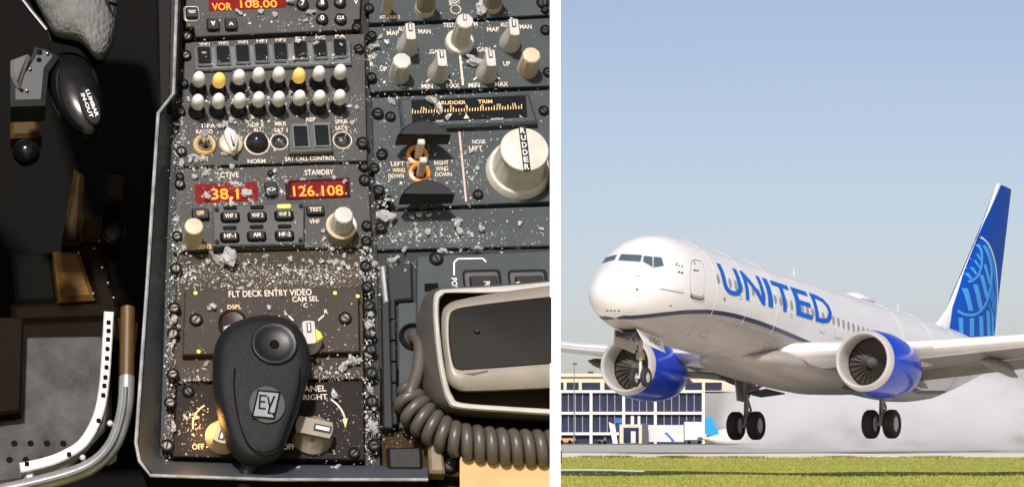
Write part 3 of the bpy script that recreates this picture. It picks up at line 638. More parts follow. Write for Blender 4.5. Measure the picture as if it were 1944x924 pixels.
# tan sheet at the bottom
T = Thing('paper_sheet', 'tan paper sheet lying under the coiled cord at the lower right edge', 'paper', 950, 900, .004)
g = [[T.L(x, y, .006 + .003 * math.sin(i * 1.3) * (j / 4)) for j, y in enumerate(np.linspace(866 + .01 * i, 1010, 5))] for i, x in enumerate(np.linspace(873, 1051, 8))]
mb = MB(); vs = [p for r in g for p in r] + [(p[0], p[1], p[2] - .0004) for r in g for p in r]; n = 5; k = len(vs) // 2
fs = [(i * n + j, (i + 1) * n + j, (i + 1) * n + j + 1, i * n + j + 1) for i in range(7) for j in range(4)]
mb.add(vs, fs + [tuple(q + k for q in f[::-1]) for f in fs]); part('sheet', mb.mesh('sheet', PAPER, fix=False), T.e)

# ---- broken glass: the larger shards one by one, the crumbs as one mass
rs = random.Random(5)
def shard_mesh(w, l, t, seed):
    """one splinter, or for the larger lumps a crystalline cluster of overlapping splinters"""
    r = random.Random(seed); bm = bmesh.new(); big = max(w, l) > U(20)
    subs = [(0, 0, w, l, t, 0)] if not big else [(r.uniform(-.22, .22) * w, r.uniform(-.25, .25) * l, w * r.uniform(.35, .7), l * r.uniform(.35, .7), t * r.uniform(.6, 1.25), r.uniform(-.5, .5)) for _ in range(8)]
    for cx, cy, sw, sl_, st, an in subs:
        vs = []
        for i in range(14):
            x, y, z = r.uniform(-1, 1), r.uniform(-1, 1), r.uniform(-1, 1); k = max(abs(x), abs(y), abs(z))
            x, y = x / k * sw / 2 * r.uniform(.7, 1), y / k * sl_ / 2 * r.uniform(.7, 1); c, s_ = math.cos(an), math.sin(an)
            vs.append(bm.verts.new((cx + x * c - y * s_, cy + x * s_ + y * c, (z / k * r.uniform(.6, 1) + .9) * st / 2)))
        bmesh.ops.convex_hull(bm, input=vs)
    bmesh.ops.delete(bm, geom=[v for v in bm.verts if not v.link_faces], context='VERTS')
    me = bpy.data.meshes.new('glass_shard'); bm.to_mesh(me); bm.free(); me.materials.append(GLASSW if big else GLASS); return me
SH = [  # px, py, w, l, t(mm), angle, h, label
 (826, 199, 17, 46, 6, -38, .008, 'long clear glass rod of a shard lying across the trim scale'),
 (851, 223, 11, 17, 4, 40, .008, 'small glass shard just below the long rod on the trim scale'),
 (428, 494, 50, 44, 10, 20, -.002, 'big white heart shaped lump of broken glass above the entry video plate'),
 (735, 410, 46, 24, 6, 12, .001, 'broad pale glass shard at the left end of the blanking panel'),
 (897, 118, 44, 22, 5, 18, .001, 'feathery glass shard between the two gain knobs of the radar panel'),
 (914, 18, 26, 44, 6, 15, .001, 'cloudy glass shard beside the top right knob'),
 (655, 696, 18, 40, 6, 45, -.002, 'slim glass shard on the filler plate right of the microphone'),
 (674, 684, 34, 16, 5, 10, -.002, 'flat amber tinted glass shard next to the slim shard right of the microphone'),
 (708, 91, 34, 10, 4, -30, .001, 'curved white glass sliver at the left edge of the radar panel'),
 (742, 194, 16, 18, 5, 0, .001, 'milky glass lump on the top left corner of the trim panel'),
 (403, 581, 22, 12, 4, 25, .005, 'small glass shard on the left half of the entry video plate'),
 (470, 367, 30, 20, 3, -10, .002, 'pinkish glass flake over the right of the ACTIVE display'),
 (450, 352, 34, 10, 3, 20, .002, 'white glass splinter along the top of the ACTIVE display'),
 (395, 374, 22, 12, 3, 30, .002, 'glass flake on the lower left corner of the ACTIVE display'),
 (415, 335, 22, 7, 3, 40, .001, 'thin glass splinter over the word ACTIVE'),
 (506, 370, 12, 12, 4, 0, .001, 'glass bead on the transfer key between the two displays'),
 (632, 748, 14, 22, 4, -20, .001, 'grey glass chip beside the word BRIGHT on the dimmer panel'),
 (345, 310, 10, 18, 4, 10, .001, 'white glass chip on the left screw below the toggle switch'),
 (551, 2, 24, 12, 4, 20, .004, 'clear glass chip at the right end of the VOR display'),
 (453, 24, 18, 8, 3, 35, .003, 'clear glass sliver under the VOR display'),
 (590, 26, 26, 8, 3, -15, .003, 'flat glass sliver below the number keys'),
 (868, 425, 14, 18, 5, 20, .0, 'upper glass lump at the middle of the blanking panel'),
 (872, 441, 12, 14, 5, -20, .0, 'lower glass lump at the middle of the blanking panel'),
 (812, 440, 12, 14, 4, 10, .0, 'left glass lump on the blanking panel'),
 (914, 436, 14, 10, 4, 10, .0, 'right glass lump on the blanking panel'),
 (840, 477, 26, 12, 4, 15, .001, 'glass shard over the screw of the power switch panel'),
 (905, 473, 30, 8, 4, 5, .001, 'glass sliver on the joint above the power keys'),
 (744, 495, 32, 10, 4, -12, .003, 'bright glass sliver above the hinged side block'),
 (700, 617, 20, 22, 5, 30, .001, 'glass lump between two rail screws right of the entry video plate'),
 (707, 812, 20, 26, 6, -20, .001, 'glass lump near the bottom of the centre rail'),
 (703, 740, 14, 14, 5, 0, .001, 'glass bead on the centre rail beside the dimmer panel'),
 (328, 812, 12, 22, 5, 0, .001, 'amber lit glass lump near the bottom of the left rail'),
 (330, 606, 14, 18, 5, 0, .001, 'glass lump between the left rail screws beside the entry video plate'),
 (820, 148, 0, 0, 0, 0, 0, '')]
for px, py, w, l, t, a, h, lab in SH:
    if not lab: continue
    M, o = pm(px, py, h)
    solo('glass_shard', shard_mesh(U(w), U(l) * 1.05, t * .001, px * 7 + py), lab, 'glass shard', M @ Matrix.Rotation(R(-a), 4, 'Z'), 'broken glass on the console')
_sm = [shard_mesh(U(w), U(l), t * .001, 90 + i) for i, (w, l, t) in enumerate([(8, 12, 2.5), (10, 9, 3), (6, 15, 2), (12, 13, 3.5), (7, 8, 3), (9, 17, 2.5), (5, 11, 2)])]
def small_shard(px, py, h):
    M, o = pm(px, py, h)
    w = ('on the left rail of the console' if px < 348 and py > 300 else 'on the centre rail beside the microphone' if 688 < px < 716 and py > 480 else 'on the grey navigation radio' if px < 690 and py < 64 else 'on the audio panel with the white capped knobs' if px < 692 and py < 312
         else 'on the radio tuning panel' if px < 700 and py < 474 else 'on the filler plate above the entry video panel' if px < 690 and py < 548 else 'on the entry video panel' if px < 690 and py < 671 else 'on the filler strip under the entry video panel' if px < 690 and py < 724
         else 'on the dimmer panel at the console foot' if px < 690 else 'on the display select panel at the top right' if py < 38 else 'on the radar panel' if py < 170 else 'on the rudder trim panel' if py < 390 else 'on the blue grey blanking panel' if py < 472 else 'on the panels left of the handset')
    solo('glass_shard', rs.choice(_sm), 'small glass fragment among finer crumbs ' + w, 'glass shard', M @ Matrix.Rotation(rs.uniform(0, 6.3), 4, 'Z'), 'small glass fragments on the console')
# crumbs: density follows the photograph's drifts, mostly along joints and rails
blobs = [(515, 495, 170, 18, 420), (520, 520, 160, 22, 260), (640, 500, 60, 22, 170), (360, 500, 30, 20, 120), (600, 85, 110, 12, 90), (520, 180, 150, 40, 240), (500, 235, 150, 16, 200), (520, 168, 150, 8, 160), (470, 330, 90, 14, 130), (430, 360, 60, 20, 150), (600, 346, 60, 8, 80),
         (345, 250, 12, 40, 90), (340, 420, 10, 60, 110), (328, 600, 9, 130, 170), (322, 800, 9, 60, 90), (704, 640, 10, 130, 190), (708, 800, 12, 60, 100), (698, 480, 14, 30, 100), (500, 888, 190, 6, 190), (640, 690, 50, 14, 110), (370, 700, 40, 18, 130), (370, 780, 26, 40, 70),
         (780, 425, 70, 16, 150), (880, 430, 60, 25, 90), (880, 477, 130, 5, 110), (870, 120, 120, 50, 130), (730, 110, 30, 50, 80), (830, 330, 90, 60, 110), (900, 300, 30, 60, 60), (860, 165, 150, 8, 40), (960, 430, 80, 30, 50), (730, 320, 16, 80, 110), (740, 495, 30, 12, 90), (640, 440, 40, 22, 90),
         (470, 20, 100, 20, 60), (590, 25, 60, 20, 50), (640, 790, 60, 60, 80), (520, 610, 150, 50, 80), (760, 800, 30, 60, 50), (870, 20, 100, 20, 50), (660, 240, 25, 50, 90), (390, 300, 40, 8, 60), (512, 300, 180, 170, 420), (880, 300, 170, 180, 330), (512, 620, 170, 90, 160)]
mb = MB()
def level(px, py):
    if 351 < px < 681 and 547 < py < 670: return .0042
    if 404 < px < 578 and 388 < py < 465: return .0054
    if 757 < px < 1010 and 182 < py < 238: return .0078
    if 366 < px < 667 and 80 < py < 130: return .0075
    if 350 < px < 686 and py < 62: return .0022
    if 476 < py < 548 and px < 690 or 672 < py < 722 and px < 690: return -.0028
    if 716 < px and 396 < py < 470: return -.0018
    return .0003
for cx, cy, sx, sy, n in blobs:
    for i in range(int(n * 2.4)):
        px, py = rs.gauss(cx, sx * .62), rs.gauss(cy, sy * .62)
        if not (316 < px < 1046 and -5 < py < 893): continue
        if 400 < px < 592 and 594 < py < 885: continue
        if px > 786 and py > 530: continue
        if px > 930 and 245 < py < 375: continue
        s = U(min(11, 1.4 + rs.expovariate(1 / 2.0))); h = level(px, py); u, v = Q(px, py, h); u -= CONSOLE.o[0]; v -= CONSOLE.o[1]
        e = [rs.uniform(.5, 1) for _ in range(6)]; a = rs.uniform(0, 3.1); c, d = math.cos(a) * s / 2, math.sin(a) * s / 2; k = rs.uniform(.12, .8)
        mb.add([(u + c * e[0], v + d * e[0], h), (u - d * e[1] * k, v + c * e[1] * k, h), (u - c * e[2], v - d * e[2], h), (u + d * e[3] * k, v - c * e[3] * k, h),
                (u + c * .3 * e[4], v + d * .3 * e[5], h + s * rs.uniform(.25, .5))], [(0, 1, 4), (1, 2, 4), (2, 3, 4), (3, 0, 4)])
tw_ = [b[4] for b in blobs[:-3]]
for _ in range(190):
    cx, cy, sx, sy, n = rs.choices(blobs[:-3], tw_)[0]; px, py = rs.gauss(cx, sx * .6), rs.gauss(cy, sy * .6)
    if not (318 < px < 1040 and 2 < py < 890) or 396 < px < 596 and 590 < py < 889 or px > 780 and py > 526 or px > 915 and 235 < py < 380: continue
    small_shard(px, py, level(px, py))
me = bpy.data.meshes.new('glass_crumbs'); me.from_pydata(mb.v, [], mb.f); me.materials.append(CRUMB); me.update()
o = struct('glass_crumbs', me, pm(530, 440, 0)[0], 'stuff', 'fine glass crumbs scattered over the whole console')

# ================================================================ footwell and seat left of the console
T = Thing('floor_plate', 'scuffed grey footwell floor plate inside the curved white rail', 'floor plate', 110, 740, -.04)
T.plate('plate', [(-40, 640), (208, 636), (214, 800), (120, 900), (-40, 920)], -.06, -.04, FLOORG, .002, at=-.04)
for i in range(4): T.put('hole', cached('fh', lambda: MB().prism(circ(U(6), 12), 0, .0006).mesh('hole', BLACKM)), 27 + i * 31, 841, -.0399)
for i in range(3): T.put('hole', _mc['fh'], 18 + i * 31, 872, -.0399)
T.plate('side_strip', [(-40, 600), (46, 600), (40, 780), (-40, 790)], -.04, -.025, BROWND, .002, at=-.025)
T = Thing('seat_track', 'curved white seat track with a row of slots bending left at the bottom', 'seat track', 150, 800, -.0)
cl = smooth_poly([(207, 590), (203, 660), (197, 735), (185, 790), (158, 838), (118, 864), (80, 877), (38, 886)], 5, False)
def ribbon(pts, w, h0, h1, m, name, ch=.001, parent=None):
    P = [Vector(p) for p in pts]; a, b_ = [], []
    for i, p in enumerate(P):
        d = (P[min(i + 1, len(P) - 1)] - P[max(i - 1, 0)]).normalized(); n = Vector((-d.y, d.x)) * w / 2; a.append(tuple(p + n)); b_.append(tuple(p - n))
    return T.plate(name, a + b_[::-1], h0, h1, m, ch, parent)
ribbon(cl, 19, -.012, -.0, RAILW, 'track')
for x, y in [(206, 612), (206, 628), (205, 644), (204, 662), (203, 680), (202, 697), (200, 716), (198, 732), (196, 750), (187, 798), (131, 862), (51, 880)]:
    T.put('slot', cached('ts', lambda: MB().prism(rrect(0, 0, U(8), V(8), U(2)), 0, .0006).mesh('slot', BLACKM)), x, y, -.0)
T.plate('foot', [(44, 892), (68, 890), (62, 940), (50, 940)], -.05, -.005, RAILG, .002)
for x, y in ((209, 803), (157, 868)): T.put('bolt', cached('bolt', lambda: MB().sphere((0, 0, 0), U(6), 10, 6).mesh('bolt', RAILW)), x, y, -.0)
T = Thing('guard_rail', 'thick grey metal guard tube curving beside the console', 'rail', 220, 800, -.0)
gp = smooth_poly([(243, 585), (242, 660), (240, 750), (232, 800), (214, 845), (180, 880), (130, 902), (40, 925), (-40, 940)], 5, False)
part('tube', MB().tube([T.L(x, y, -.0) for x, y in gp[8:]], U(15), 12).mesh('tube', RAILG, sharp=60), T.e)
part('upper_tube', MB().tube([T.L(x, y, -.0) for x, y in gp[:10]], U(14), 12).mesh('upper_tube', mat('brown_tube', (.09, .045, .012), .45), sharp=60), T.e, label='brown upper length of the tube')
part('groove', MB().tube([T.L(x - 2, y, -.0+.007) for x, y in gp[9:]], U(4), 8).mesh('groove', mat('groove_grey', (.12, .13, .13), .4), sharp=60), T.e)
T.plate('gusset', [(216, 826), (222, 862), (206, 872), (194, 846)], -.016, -.004, RAILW, .002); T.put('hole', cached('gh', lambda: MB().prism(circ(U(5), 10), 0, .0006).mesh('hole', BLACKM)), 211, 850, -.0038)
T = Thing('equipment_box', 'riveted box frame in painted shade, placard coloured as if amber lit, deep in the footwell', 'equipment box', 150, 540, -.26)
T.plate('frame', [(150, 458), (196, 458), (232, 604), (20, 612), (20, 575), (182, 570)], -.3, -.26, BROWND, .004, at=-.26)
T.plate('placard', [(101, 474), (152, 476), (181, 566), (112, 570)], -.29, -.255, BROWNL, .004, at=-.255)
T.plate('side_panel', [(20, 478), (98, 476), (112, 572), (30, 576)], -.31, -.28, BLACKM, .004, at=-.28)  # black stands for deep shade in the footwell
T.plate('column', [(141, 316), (160, 330), (152, 462), (116, 462)], -.3, -.258, BROWN, .004, at=-.258)
T.plate('bracket', [(157, 404), (195, 404), (190, 456), (153, 456)], -.3, -.256, BROWN, .004, at=-.256)
T.plate('upper_panel', [(201, 328), (236, 328), (233, 376), (198, 384)], -.3, -.258, BROWN, .004, at=-.258)
for x, y in ((179, 472), (189, 457), (194, 508), (205, 537), (216, 565), (149, 480), (177, 557), (206, 613), (206, 630)): T.put('rivet', cached('rv', lambda: MB().sphere((0, 0, 0), U(3), 8, 5).mesh('rivet', RAILG)), x, y, -.2545)
T.plate('front_face', [(20, 612), (225, 604), (228, 642), (20, 650)], -.3, -.252, BROWND, .003, at=-.252)
T.plate('corner_panel', [(224, 600), (262, 610), (255, 690), (230, 690)], -.3, -.25, BROWN, .003, at=-.25)
T = Thing('brass_dial', 'round black dial with a glinting brass edge deep beside the console', 'dial', 214, 446, -.24)
T.put('dial_face', MB().lathe([(U(24), -.03), (U(24), .004), (U(21), .008), (U(16), .005), (U(2), .006)], 28).mesh('dial_face', BLACK), 214, 446, -.24)
T.put('brass_rim', MB().lathe([(U(25), .003), (U(26), .006), (U(23), .009), (U(22), .007)], 28, False, False).mesh('brass_rim', mat('brass', (.55, .33, .08), .25, metal=1.)), 214, 446, -.24)
# seat
WOVEN = mat('woven_grey', (.16, .165, .16), .8, nscale=25, var=.3, spec=.1)
nt = WOVEN.node_tree; vo = nt.nodes.new('ShaderNodeTexVoronoi'); vo.inputs['Scale'].default_value = 300; tc = [n for n in nt.nodes if n.type == 'TEX_COORD'][0]
mp = nt.nodes.new('ShaderNodeMapping'); mp.inputs['Scale'].default_value = (1, .6, 1); nt.links.new(tc.outputs['Object'], mp.inputs[0]); nt.links.new(mp.outputs[0], vo.inputs[0])
bp = nt.nodes.new('ShaderNodeBump'); bp.inputs['Strength'].default_value = 1; bp.inputs['Distance'].default_value = .0011; bp.invert = True
nt.links.new(vo.outputs['Distance'], bp.inputs['Height']); nt.links.new(bp.outputs[0], nt.nodes['Principled BSDF'].inputs['Normal'])
T = Thing('pilot_seat', 'pilot seat with woven grey cushion corner and chrome edge at the upper left', 'seat', 150, 40, -.05)
cush = smooth_poly([(40, -90), (52, -30), (76, 20), (96, 58), (112, 72), (150, 80), (168, 96), (184, 114), (200, 112), (212, 92), (221, 50), (226, -10), (228, -90)], 3)
def crng(s, dx, dy, h): return [T.L(140 + (x - 140) * s + dx, 20 + (y - 20) * s + dy, h) for x, y in cush]
part('cushion', MB().loft([crng(.9, 0, 0, -.1), crng(1, 0, 0, -.075), crng(1, 0, 0, -.06), crng(.95, 0, -2, -.045), crng(.8, 0, -4, -.036), crng(.4, 0, -5, -.03), crng(.1, 0, -5, -.029)][::-1]).mesh('cushion', WOVEN, sharp=70), T.e)
part('edge_trim', MB().tube([T.L(28, -20, -.04), T.L(60, 22, -.04), T.L(88, 56, -.045), T.L(95, 74, -.055)], U(4.5), 8).mesh('edge_trim', CHROME), T.e)
part('seam', MB().tube([T.L(196, -20, -.028), T.L(206, 5, -.028), T.L(222, 10, -.034)], U(4), 8).mesh('seam', BLACK), T.e)
part('seat_base', MB().loft([[T.L(x - 6, y + 10, h) for x, y in cush] for h in (-.3, -.105)]).mesh('seat_base', BLACKM), T.e)
T = Thing('seat_lever', 'glossy black seat adjuster lever with white lettering on an oval patch', 'lever', 145, 170, -.06)
lv = smooth_poly([(98, 112), (122, 100), (152, 104), (176, 126), (190, 165), (196, 210), (192, 245), (176, 262), (150, 258), (124, 236), (104, 205), (93, 170), (92, 136)], 3)
GB = mat('gloss_black', (.006, .006, .0065), .2, spec=.35)
def lr(s, dx, dy, h): return [T.L(145 + (x - 145) * s + dx, 180 + (y - 180) * s + dy, h) for x, y in lv]
part('handle', MB().loft([lr(.9, -6, 0, -.1), lr(1, -2, 0, -.085), lr(1, 0, 0, -.07), lr(.9, 3, 0, -.058), lr(.7, 6, 0, -.054), lr(.2, 8, 0, -.052)][::-1]).mesh('handle', GB, sharp=60), T.e)
part('edge_highlight', MB().tube(smooth_poly([T.L(120, 128, -.0605), T.L(124, 158, -.0575), T.L(122, 198, -.0595)], 5, False), U(2.2), 6).mesh('edge_highlight', RAILG), T.e)
pt = T.put('oval_patch', MB().prism(circ(U(19), 28, 2.3), 0, .002, .0008).mesh('oval_patch', mat('patch_black', (.009, .01, .0105), .6, spec=.15)), 170, 202, -.0535, R(14))
part('lettering', text_mesh('LUMBAR', U(7.5), TEXTP, U(62), .03), pt, (U(6), V(2), .0024), R(-88)); part('lettering', text_mesh('IN-OUT', U(7.5), TEXTP, U(56), .03), pt, (-U(5), V(0), .0024), R(-88))
T = Thing('hinge_bracket', 'drilled grey metal bracket with a strap end left of the seat lever', 'bracket', 60, 150, -.05)
T.plate('plate', [(20, 150), (44, 130), (62, 100), (66, 84), (90, 90), (112, 104), (104, 116), (92, 132), (86, 196), (20, 198)], -.08, -.05, mat('bracket_grey', (.03, .034, .037), .45), .004, at=-.05)
for x, y, r in ((75, 100, 6), (74, 114, 5), (48, 132, 4), (41, 172, 4)): T.put('hole', cached(('bh', r), lambda: MB().prism(circ(U(r), 10), 0, .0006).mesh('hole', BLACKM)), x, y, -.0499)
for x, y in ((90, 102), (57, 131), (51, 172)): T.put('rivet', cached('rv2', lambda: MB().sphere((0, 0, 0), U(3.4), 8, 5).mesh('rivet', CHROME)), x, y, -.0485)
T.plate('strap_end', [(20, 112), (52, 100), (58, 106), (44, 140), (36, 166), (28, 158), (20, 140)], -.06, -.045, mat('strap_grey', (.14, .14, .135), .8, bump=.8, bscale=2200), .003, at=-.045)
T = Thing('brown_panel', 'flat brown panel with a single screw below the drilled bracket', 'panel', 50, 226, -.13)
T.plate('plate', [(20, 196), (56, 192), (80, 258), (20, 260)], -.15, -.13, mat('brown_panel_paint', (.07, .04, .012), .55, spec=.15), .003, at=-.13)
add_screw(T, 54, 223, 5, BROWN, -.13, collar=False)
T = Thing('ball_knob', 'glossy black ball knob at the left edge below the brown panel', 'knob', 50, 288, -.1)
T.put('ball', MB().sphere((0, 0, 0), U(27), 24, 14).mesh('ball', GB, sharp=60), 50, 290, -.09)

# ---- black shell added to darken the footwell, plus an added white bay divider
def slab(name, pts, h0, h1, m, kind='structure'):
    me = MB().prism([Q(x, y, h1) for x, y in pts], h0, h1).mesh(name, m); return struct(name, me, PM, kind)
slab('added_back_wall', [(-160, -240), (1050, -240), (1044, 1060), (-160, 1060)], -.45, -.43, BLACKM)
slab('added_side_wall', [(-190, -260), (-150, -260), (-150, 1060), (-190, 1060)], -.43, .05, BLACKM)
slab('cockpit_floor', [(-150, 960), (1046, 1000), (1046, 1030), (-150, 1030)], -.43, -.02, BLACKM)
struct('cockpit_stand', MB().box((-.27, 3.0, .2), (.52, .7, .4)).mesh('cockpit_stand', BLACKM))
rows = []
for h, l, r in ((.047, 1044, 1064), (-.47, 1047, 1061)):
    rows.append([(*Q(px, py, h), h) for px, py in ((l, -150), (r, -150), (r, 2030), (l, 2030))])
me = MB().loft(rows).mesh('bay_divider', mat('white_board', (.84, .84, .83), .7, var=.01))
struct('bay_divider', me, PM)
# ================================================================ RIGHT BAY: the airfield
def gz(px, py): 
    y = CAM.z * F / (py - CY); return (px - CX) / F * y, y
def sheet(name, x0, x1, y0, y1, z, m, nx=1, ny=1):
    mb = MB(); xs = np.linspace(x0, x1, nx + 1); ys = np.linspace(y0, y1, ny + 1)
    mb.add([(x, y, z) for y in ys for x in xs], [(j * (nx + 1) + i, j * (nx + 1) + i + 1, (j + 1) * (nx + 1) + i + 1, (j + 1) * (nx + 1) + i) for j in range(ny) for i in range(nx)])
    return struct(name, mb.mesh(name, m, fix=False))
GRASSM = mat('mown_grass', (.38, .36, .11), .9, nscale=.5, col2=(.25, .25, .055), stretch=(.25, 1, 1), spec=.1)
sheet('ground', -3000, 3000, -300, 9000, 0, GRASSM)
sheet('runway', -300, 500, 101, 420, .012, mat('runway_asphalt', (.42, .41, .385), .85, nscale=.15, var=.18, stretch=(.15, 1, 1), spec=.2))
sheet('runway_shoulder', -300, 500, 98.5, 136, .02, mat('pale_concrete', (.7, .64, .56), .85, nscale=.3, var=.15, stretch=(.2, 1, 1), spec=.2))
sheet('apron', -400, 600, 440, 900, .012, mat('apron_concrete', (.16, .16, .155), .85, nscale=.1, var=.2, spec=.2))
# grass blades
FUR = lambda x: (52.0 + 1.2 * math.sin(x * .9) + .6 * math.sin(x * 2.3 + 1), max(.0, (3.6 + 1.0 * math.sin(x * 1.3)) * (1 - .05 * x)))
rg = np.random.default_rng(3); mb = MB(); V_, F_ = [], []
def blades(n, y0, y1, hmin, hmax, dens=None):
    for i in range(n):
        y = 1 / rg.uniform(1 / y1, 1 / y0); x = y * rg.uniform(.0125, .153)
        f_ = FUR(x); inf = abs(y - f_[0]) < f_[1]
        if inf and rg.uniform() < .9: continue
        h = rg.uniform(hmin, hmax) * (1 + .8 * max(0, math.sin(x * 2.1 + y * .37) * math.sin(y * .9))); w = .004 * y / 40 + .003; a = rg.uniform(0, 3.14); dx, dy = math.cos(a) * w, math.sin(a) * w; lx, ly = rg.normal(0, h * .5, 2)
        o = len(V_); V_.extend([(x - dx, y - dy, 0), (x + dx, y + dy, 0), (x + lx, y + ly, h)]); F_.append((o, o + 1, o + 2))
blades(60000, 34, 97, .006, .026); blades(2500, 92, 98.6, .03, .07)
V0, F0 = V_, F_; V_, F_ = [], []
for cx, sp, y0_, n_ in ((3.0, .5, 99.5, 500), (2.2, .3, 100.5, 160), (4.75, .45, 99, 700), (6.4, .8, 98.5, 300), (9.5, .7, 99, 300), (12.2, .9, 99, 300)):
    for i in range(n_):
        x = cx + rg.normal(0, sp * .5); y = y0_ + rg.normal(0, 1.2); h = rg.uniform(.02, .09); o = len(V_); dx = rg.uniform(.01, .03); V_.extend([(x - dx, y, 0), (x + dx, y, 0), (x + rg.normal(0, .03), y, h)]); F_.append((o, o + 1, o + 2))
me = bpy.data.meshes.new('weeds'); me.from_pydata(V_, [], F_); me.materials.append(mat('weed_green', (.1, .09, .025), .9, nscale=2, spec=.1)); struct('weeds', me, None, 'stuff', 'dark weed tufts along the runway edge')
V_, F_ = V0, F0
me = bpy.data.meshes.new('grass'); me.from_pydata(V_, [], F_)
GB_ = mat('grass_blades', (.38, .385, .095), .8, nscale=.6, col2=(.25, .28, .05), stretch=(.3, 1, 1), spec=.1); me.materials.append(GB_)
struct('grass', me, None, 'stuff', 'yellow green mown grass beside the runway')
# flat dark green strip painting a furrow's shade, with a pale pipe along it
mb = MB(); xs_ = np.linspace(.4, 9.5, 60)
mb.add([(x, FUR(x)[0] + k * FUR(x)[1], -.0 + .006) for x in xs_ for k in (-1, 1)], [(2 * i, 2 * i + 2, 2 * i + 3, 2 * i + 1) for i in range(59)])
struct('ditch_shade', mb.mesh('ditch_shade', mat('ditch_shade_green', (.07, .078, .02), .9, nscale=2, col2=(.03, .036, .008), spec=.1), fix=False))
solo('edge_pipe', MB().tube([(.6, 54.6, .03), (1.1, 54.6, .033), (1.6, 54.5, .03), (2.1, 54.3, .012)], .018, 8).mesh('edge_pipe', mat('pale_pipe', (.4, .42, .36), .7)), 'thin pale pipe lying along the dark furrow in the grass', 'pipe')

# ---------------------------------------------------------------- terminal building, 600 m away
BY = 600.0; K = BY / F
def bx(px): return (px - CX) * K
def bz(py): return CAM.z - (py - CY) * K
TW = mat('terminal_white', (.8, .78, .73), .7, nscale=.2, var=.1); TB = mat('terminal_beige', (.7, .58, .43), .7, nscale=.2, var=.1)
TG = mat('terminal_glass', (.03, .036, .07), .3, spec=.15, nscale=.3, var=.4); TM = mat('terminal_mullion', (.3, .33, .38), .5)
B = thing('terminal_building', 'beige and white airport terminal with rows of dark blue windows', 'building', Matrix.Translation((bx(1190), BY, 0)))
bo = bx(1190)
def bp_(name, x0, x1, y0, y1, d0, d1, m, parent=None): 
    w = abs(x1 - x0) * K; h = abs(y1 - y0) * K
    me = cached((name, round(w, 3), round(h, 3), round(d1 - d0, 3), m.name), lambda: MB().box((0, 0, 0), (w, d1 - d0, h)).mesh(name, m))
    o = part(name, me, parent or B, (bx((x0 + x1) / 2) - bo, (d0 + d1) / 2, bz((y0 + y1) / 2))); return o
bp_('wall', 985, 1338, 742, 841.6, .8, 24, TG)
bp_('upper_wall', 985, 1420, 712, 742, 2.5, 24, TB)
bp_('roof', 980, 1426, 708, 714, 2.0, 25, TB); bp_('roof_vent', 1118, 1128, 703, 708.2, 6, 9, mat('vent_dark', (.05, .05, .05), .6))
for i, (x0, x1) in enumerate([(1000, 1034), (1040, 1070), (1076, 1099), (1105, 1140), (1148, 1180), (1186, 1220), (1226, 1258), (1264, 1296), (1302, 1334), (1340, 1372)]):
    bp_('upper_window', x0, x1, 725, 739, 2.3, 2.6, TG)
for y0, y1 in ((740, 745), (781, 786), (820, 825)): bp_('beam', 985, 1338, y0, y1, -.1, 1.0, TW)
for x in (1004, 1063, 1122, 1184, 1244, 1335): bp_('column', x - 2.6, x + 2.6, 740.3, 841.3, -.25, .8, TW)
cols = [1004, 1063, 1122, 1184, 1244, 1335]
for a, b_ in zip(cols, cols[1:]):
    n = 4 if b_ - a < 70 else 6
    for (y0, y1) in ((745, 781), (786, 820)):
        for i in range(n):
            w = (b_ - a - 5.2) / n; x0 = a + 2.6 + i * w
            bp_('window_pane', x0 + .9, x0 + w - .9, y0 + .6, y1 - .6, .55, .75, TG)
            if i: bp_('mullion', x0 - .7, x0 + .7, y0, y1, .35, .85, TM)
# jet bridge in front of it
JY = 560.0
def jz(py): return CAM.z - (py - CY) * JY / F
def jx(px): return (px - CX) * JY / F
J = thing('jet_bridge', 'grey jet bridge with an open cab standing before the terminal windows', 'jet bridge', Matrix.Translation((jx(1240), JY, 0))); jo = jx(1240)
def jb(name, x0, x1, y0, y1, d0, d1, m): return part(name, MB().box(((jx(x0) + jx(x1)) / 2 - jo, (d0 + d1) / 2, (jz(y0) + jz(y1)) / 2), (jx(x1) - jx(x0), d1 - d0, jz(y0) - jz(y1))).mesh(name, m), J)
JW = mat('bridge_grey', (.6, .6, .62), .6, nscale=.3)
jb('tunnel', 1226, 1298, 806, 838, 0, 4, JW); jb('tunnel_end', 1300, 1338, 800, 835, .5, 4, mat('bridge_pale', (.72, .7, .66), .6, nscale=.3)); jb('cab_frame', 1176, 1222, 805, 841, -1.5, 3, TB)
jb('cab_opening', 1183, 1212, 811, 840, -1.6, -1.4, TG); jb('cab_door', 1197, 1206, 818, 840, -1.7, -1.55, JW); jb('canopy', 1218, 1229, 803, 841, -2, 3, mat('canopy_dark', (.08, .085, .1), .7))
part('fin_post', MB().prism([(jx(1156) - jo, jz(800)), (jx(1168) - jo, jz(806)), (jx(1173) - jo, jz(841)), (jx(1164) - jo, jz(841))], -2, -1).mesh('fin_post', TW), J).matrix_local = Matrix.Rotation(R(90), 4, 'X')
part('blue_swoosh', MB().add([(jx(x) - jo, -.05, jz(y)) for x, y in ((1261, 821), (1266, 820), (1281, 836), (1276, 839), (1272, 832))], [(0, 1, 2, 3, 4)]).mesh('blue_swoosh', mat('swoosh_blue', (.02, .14, .5), .5), fix=False), J)
jb('logo_patch', 1167, 1181, 793, 802, -.5, .5, mat('swoosh_blue', (.02, .14, .5), .5))
for x0, x1 in ((1198, 1204), (1211, 1216)): jb('mast', x0, x1, 789, 806, 1, 1.6, JW)
for x in (1240, 1285): jb('leg', x - 2, x + 2, 837, 841.5, 1, 2, TM)
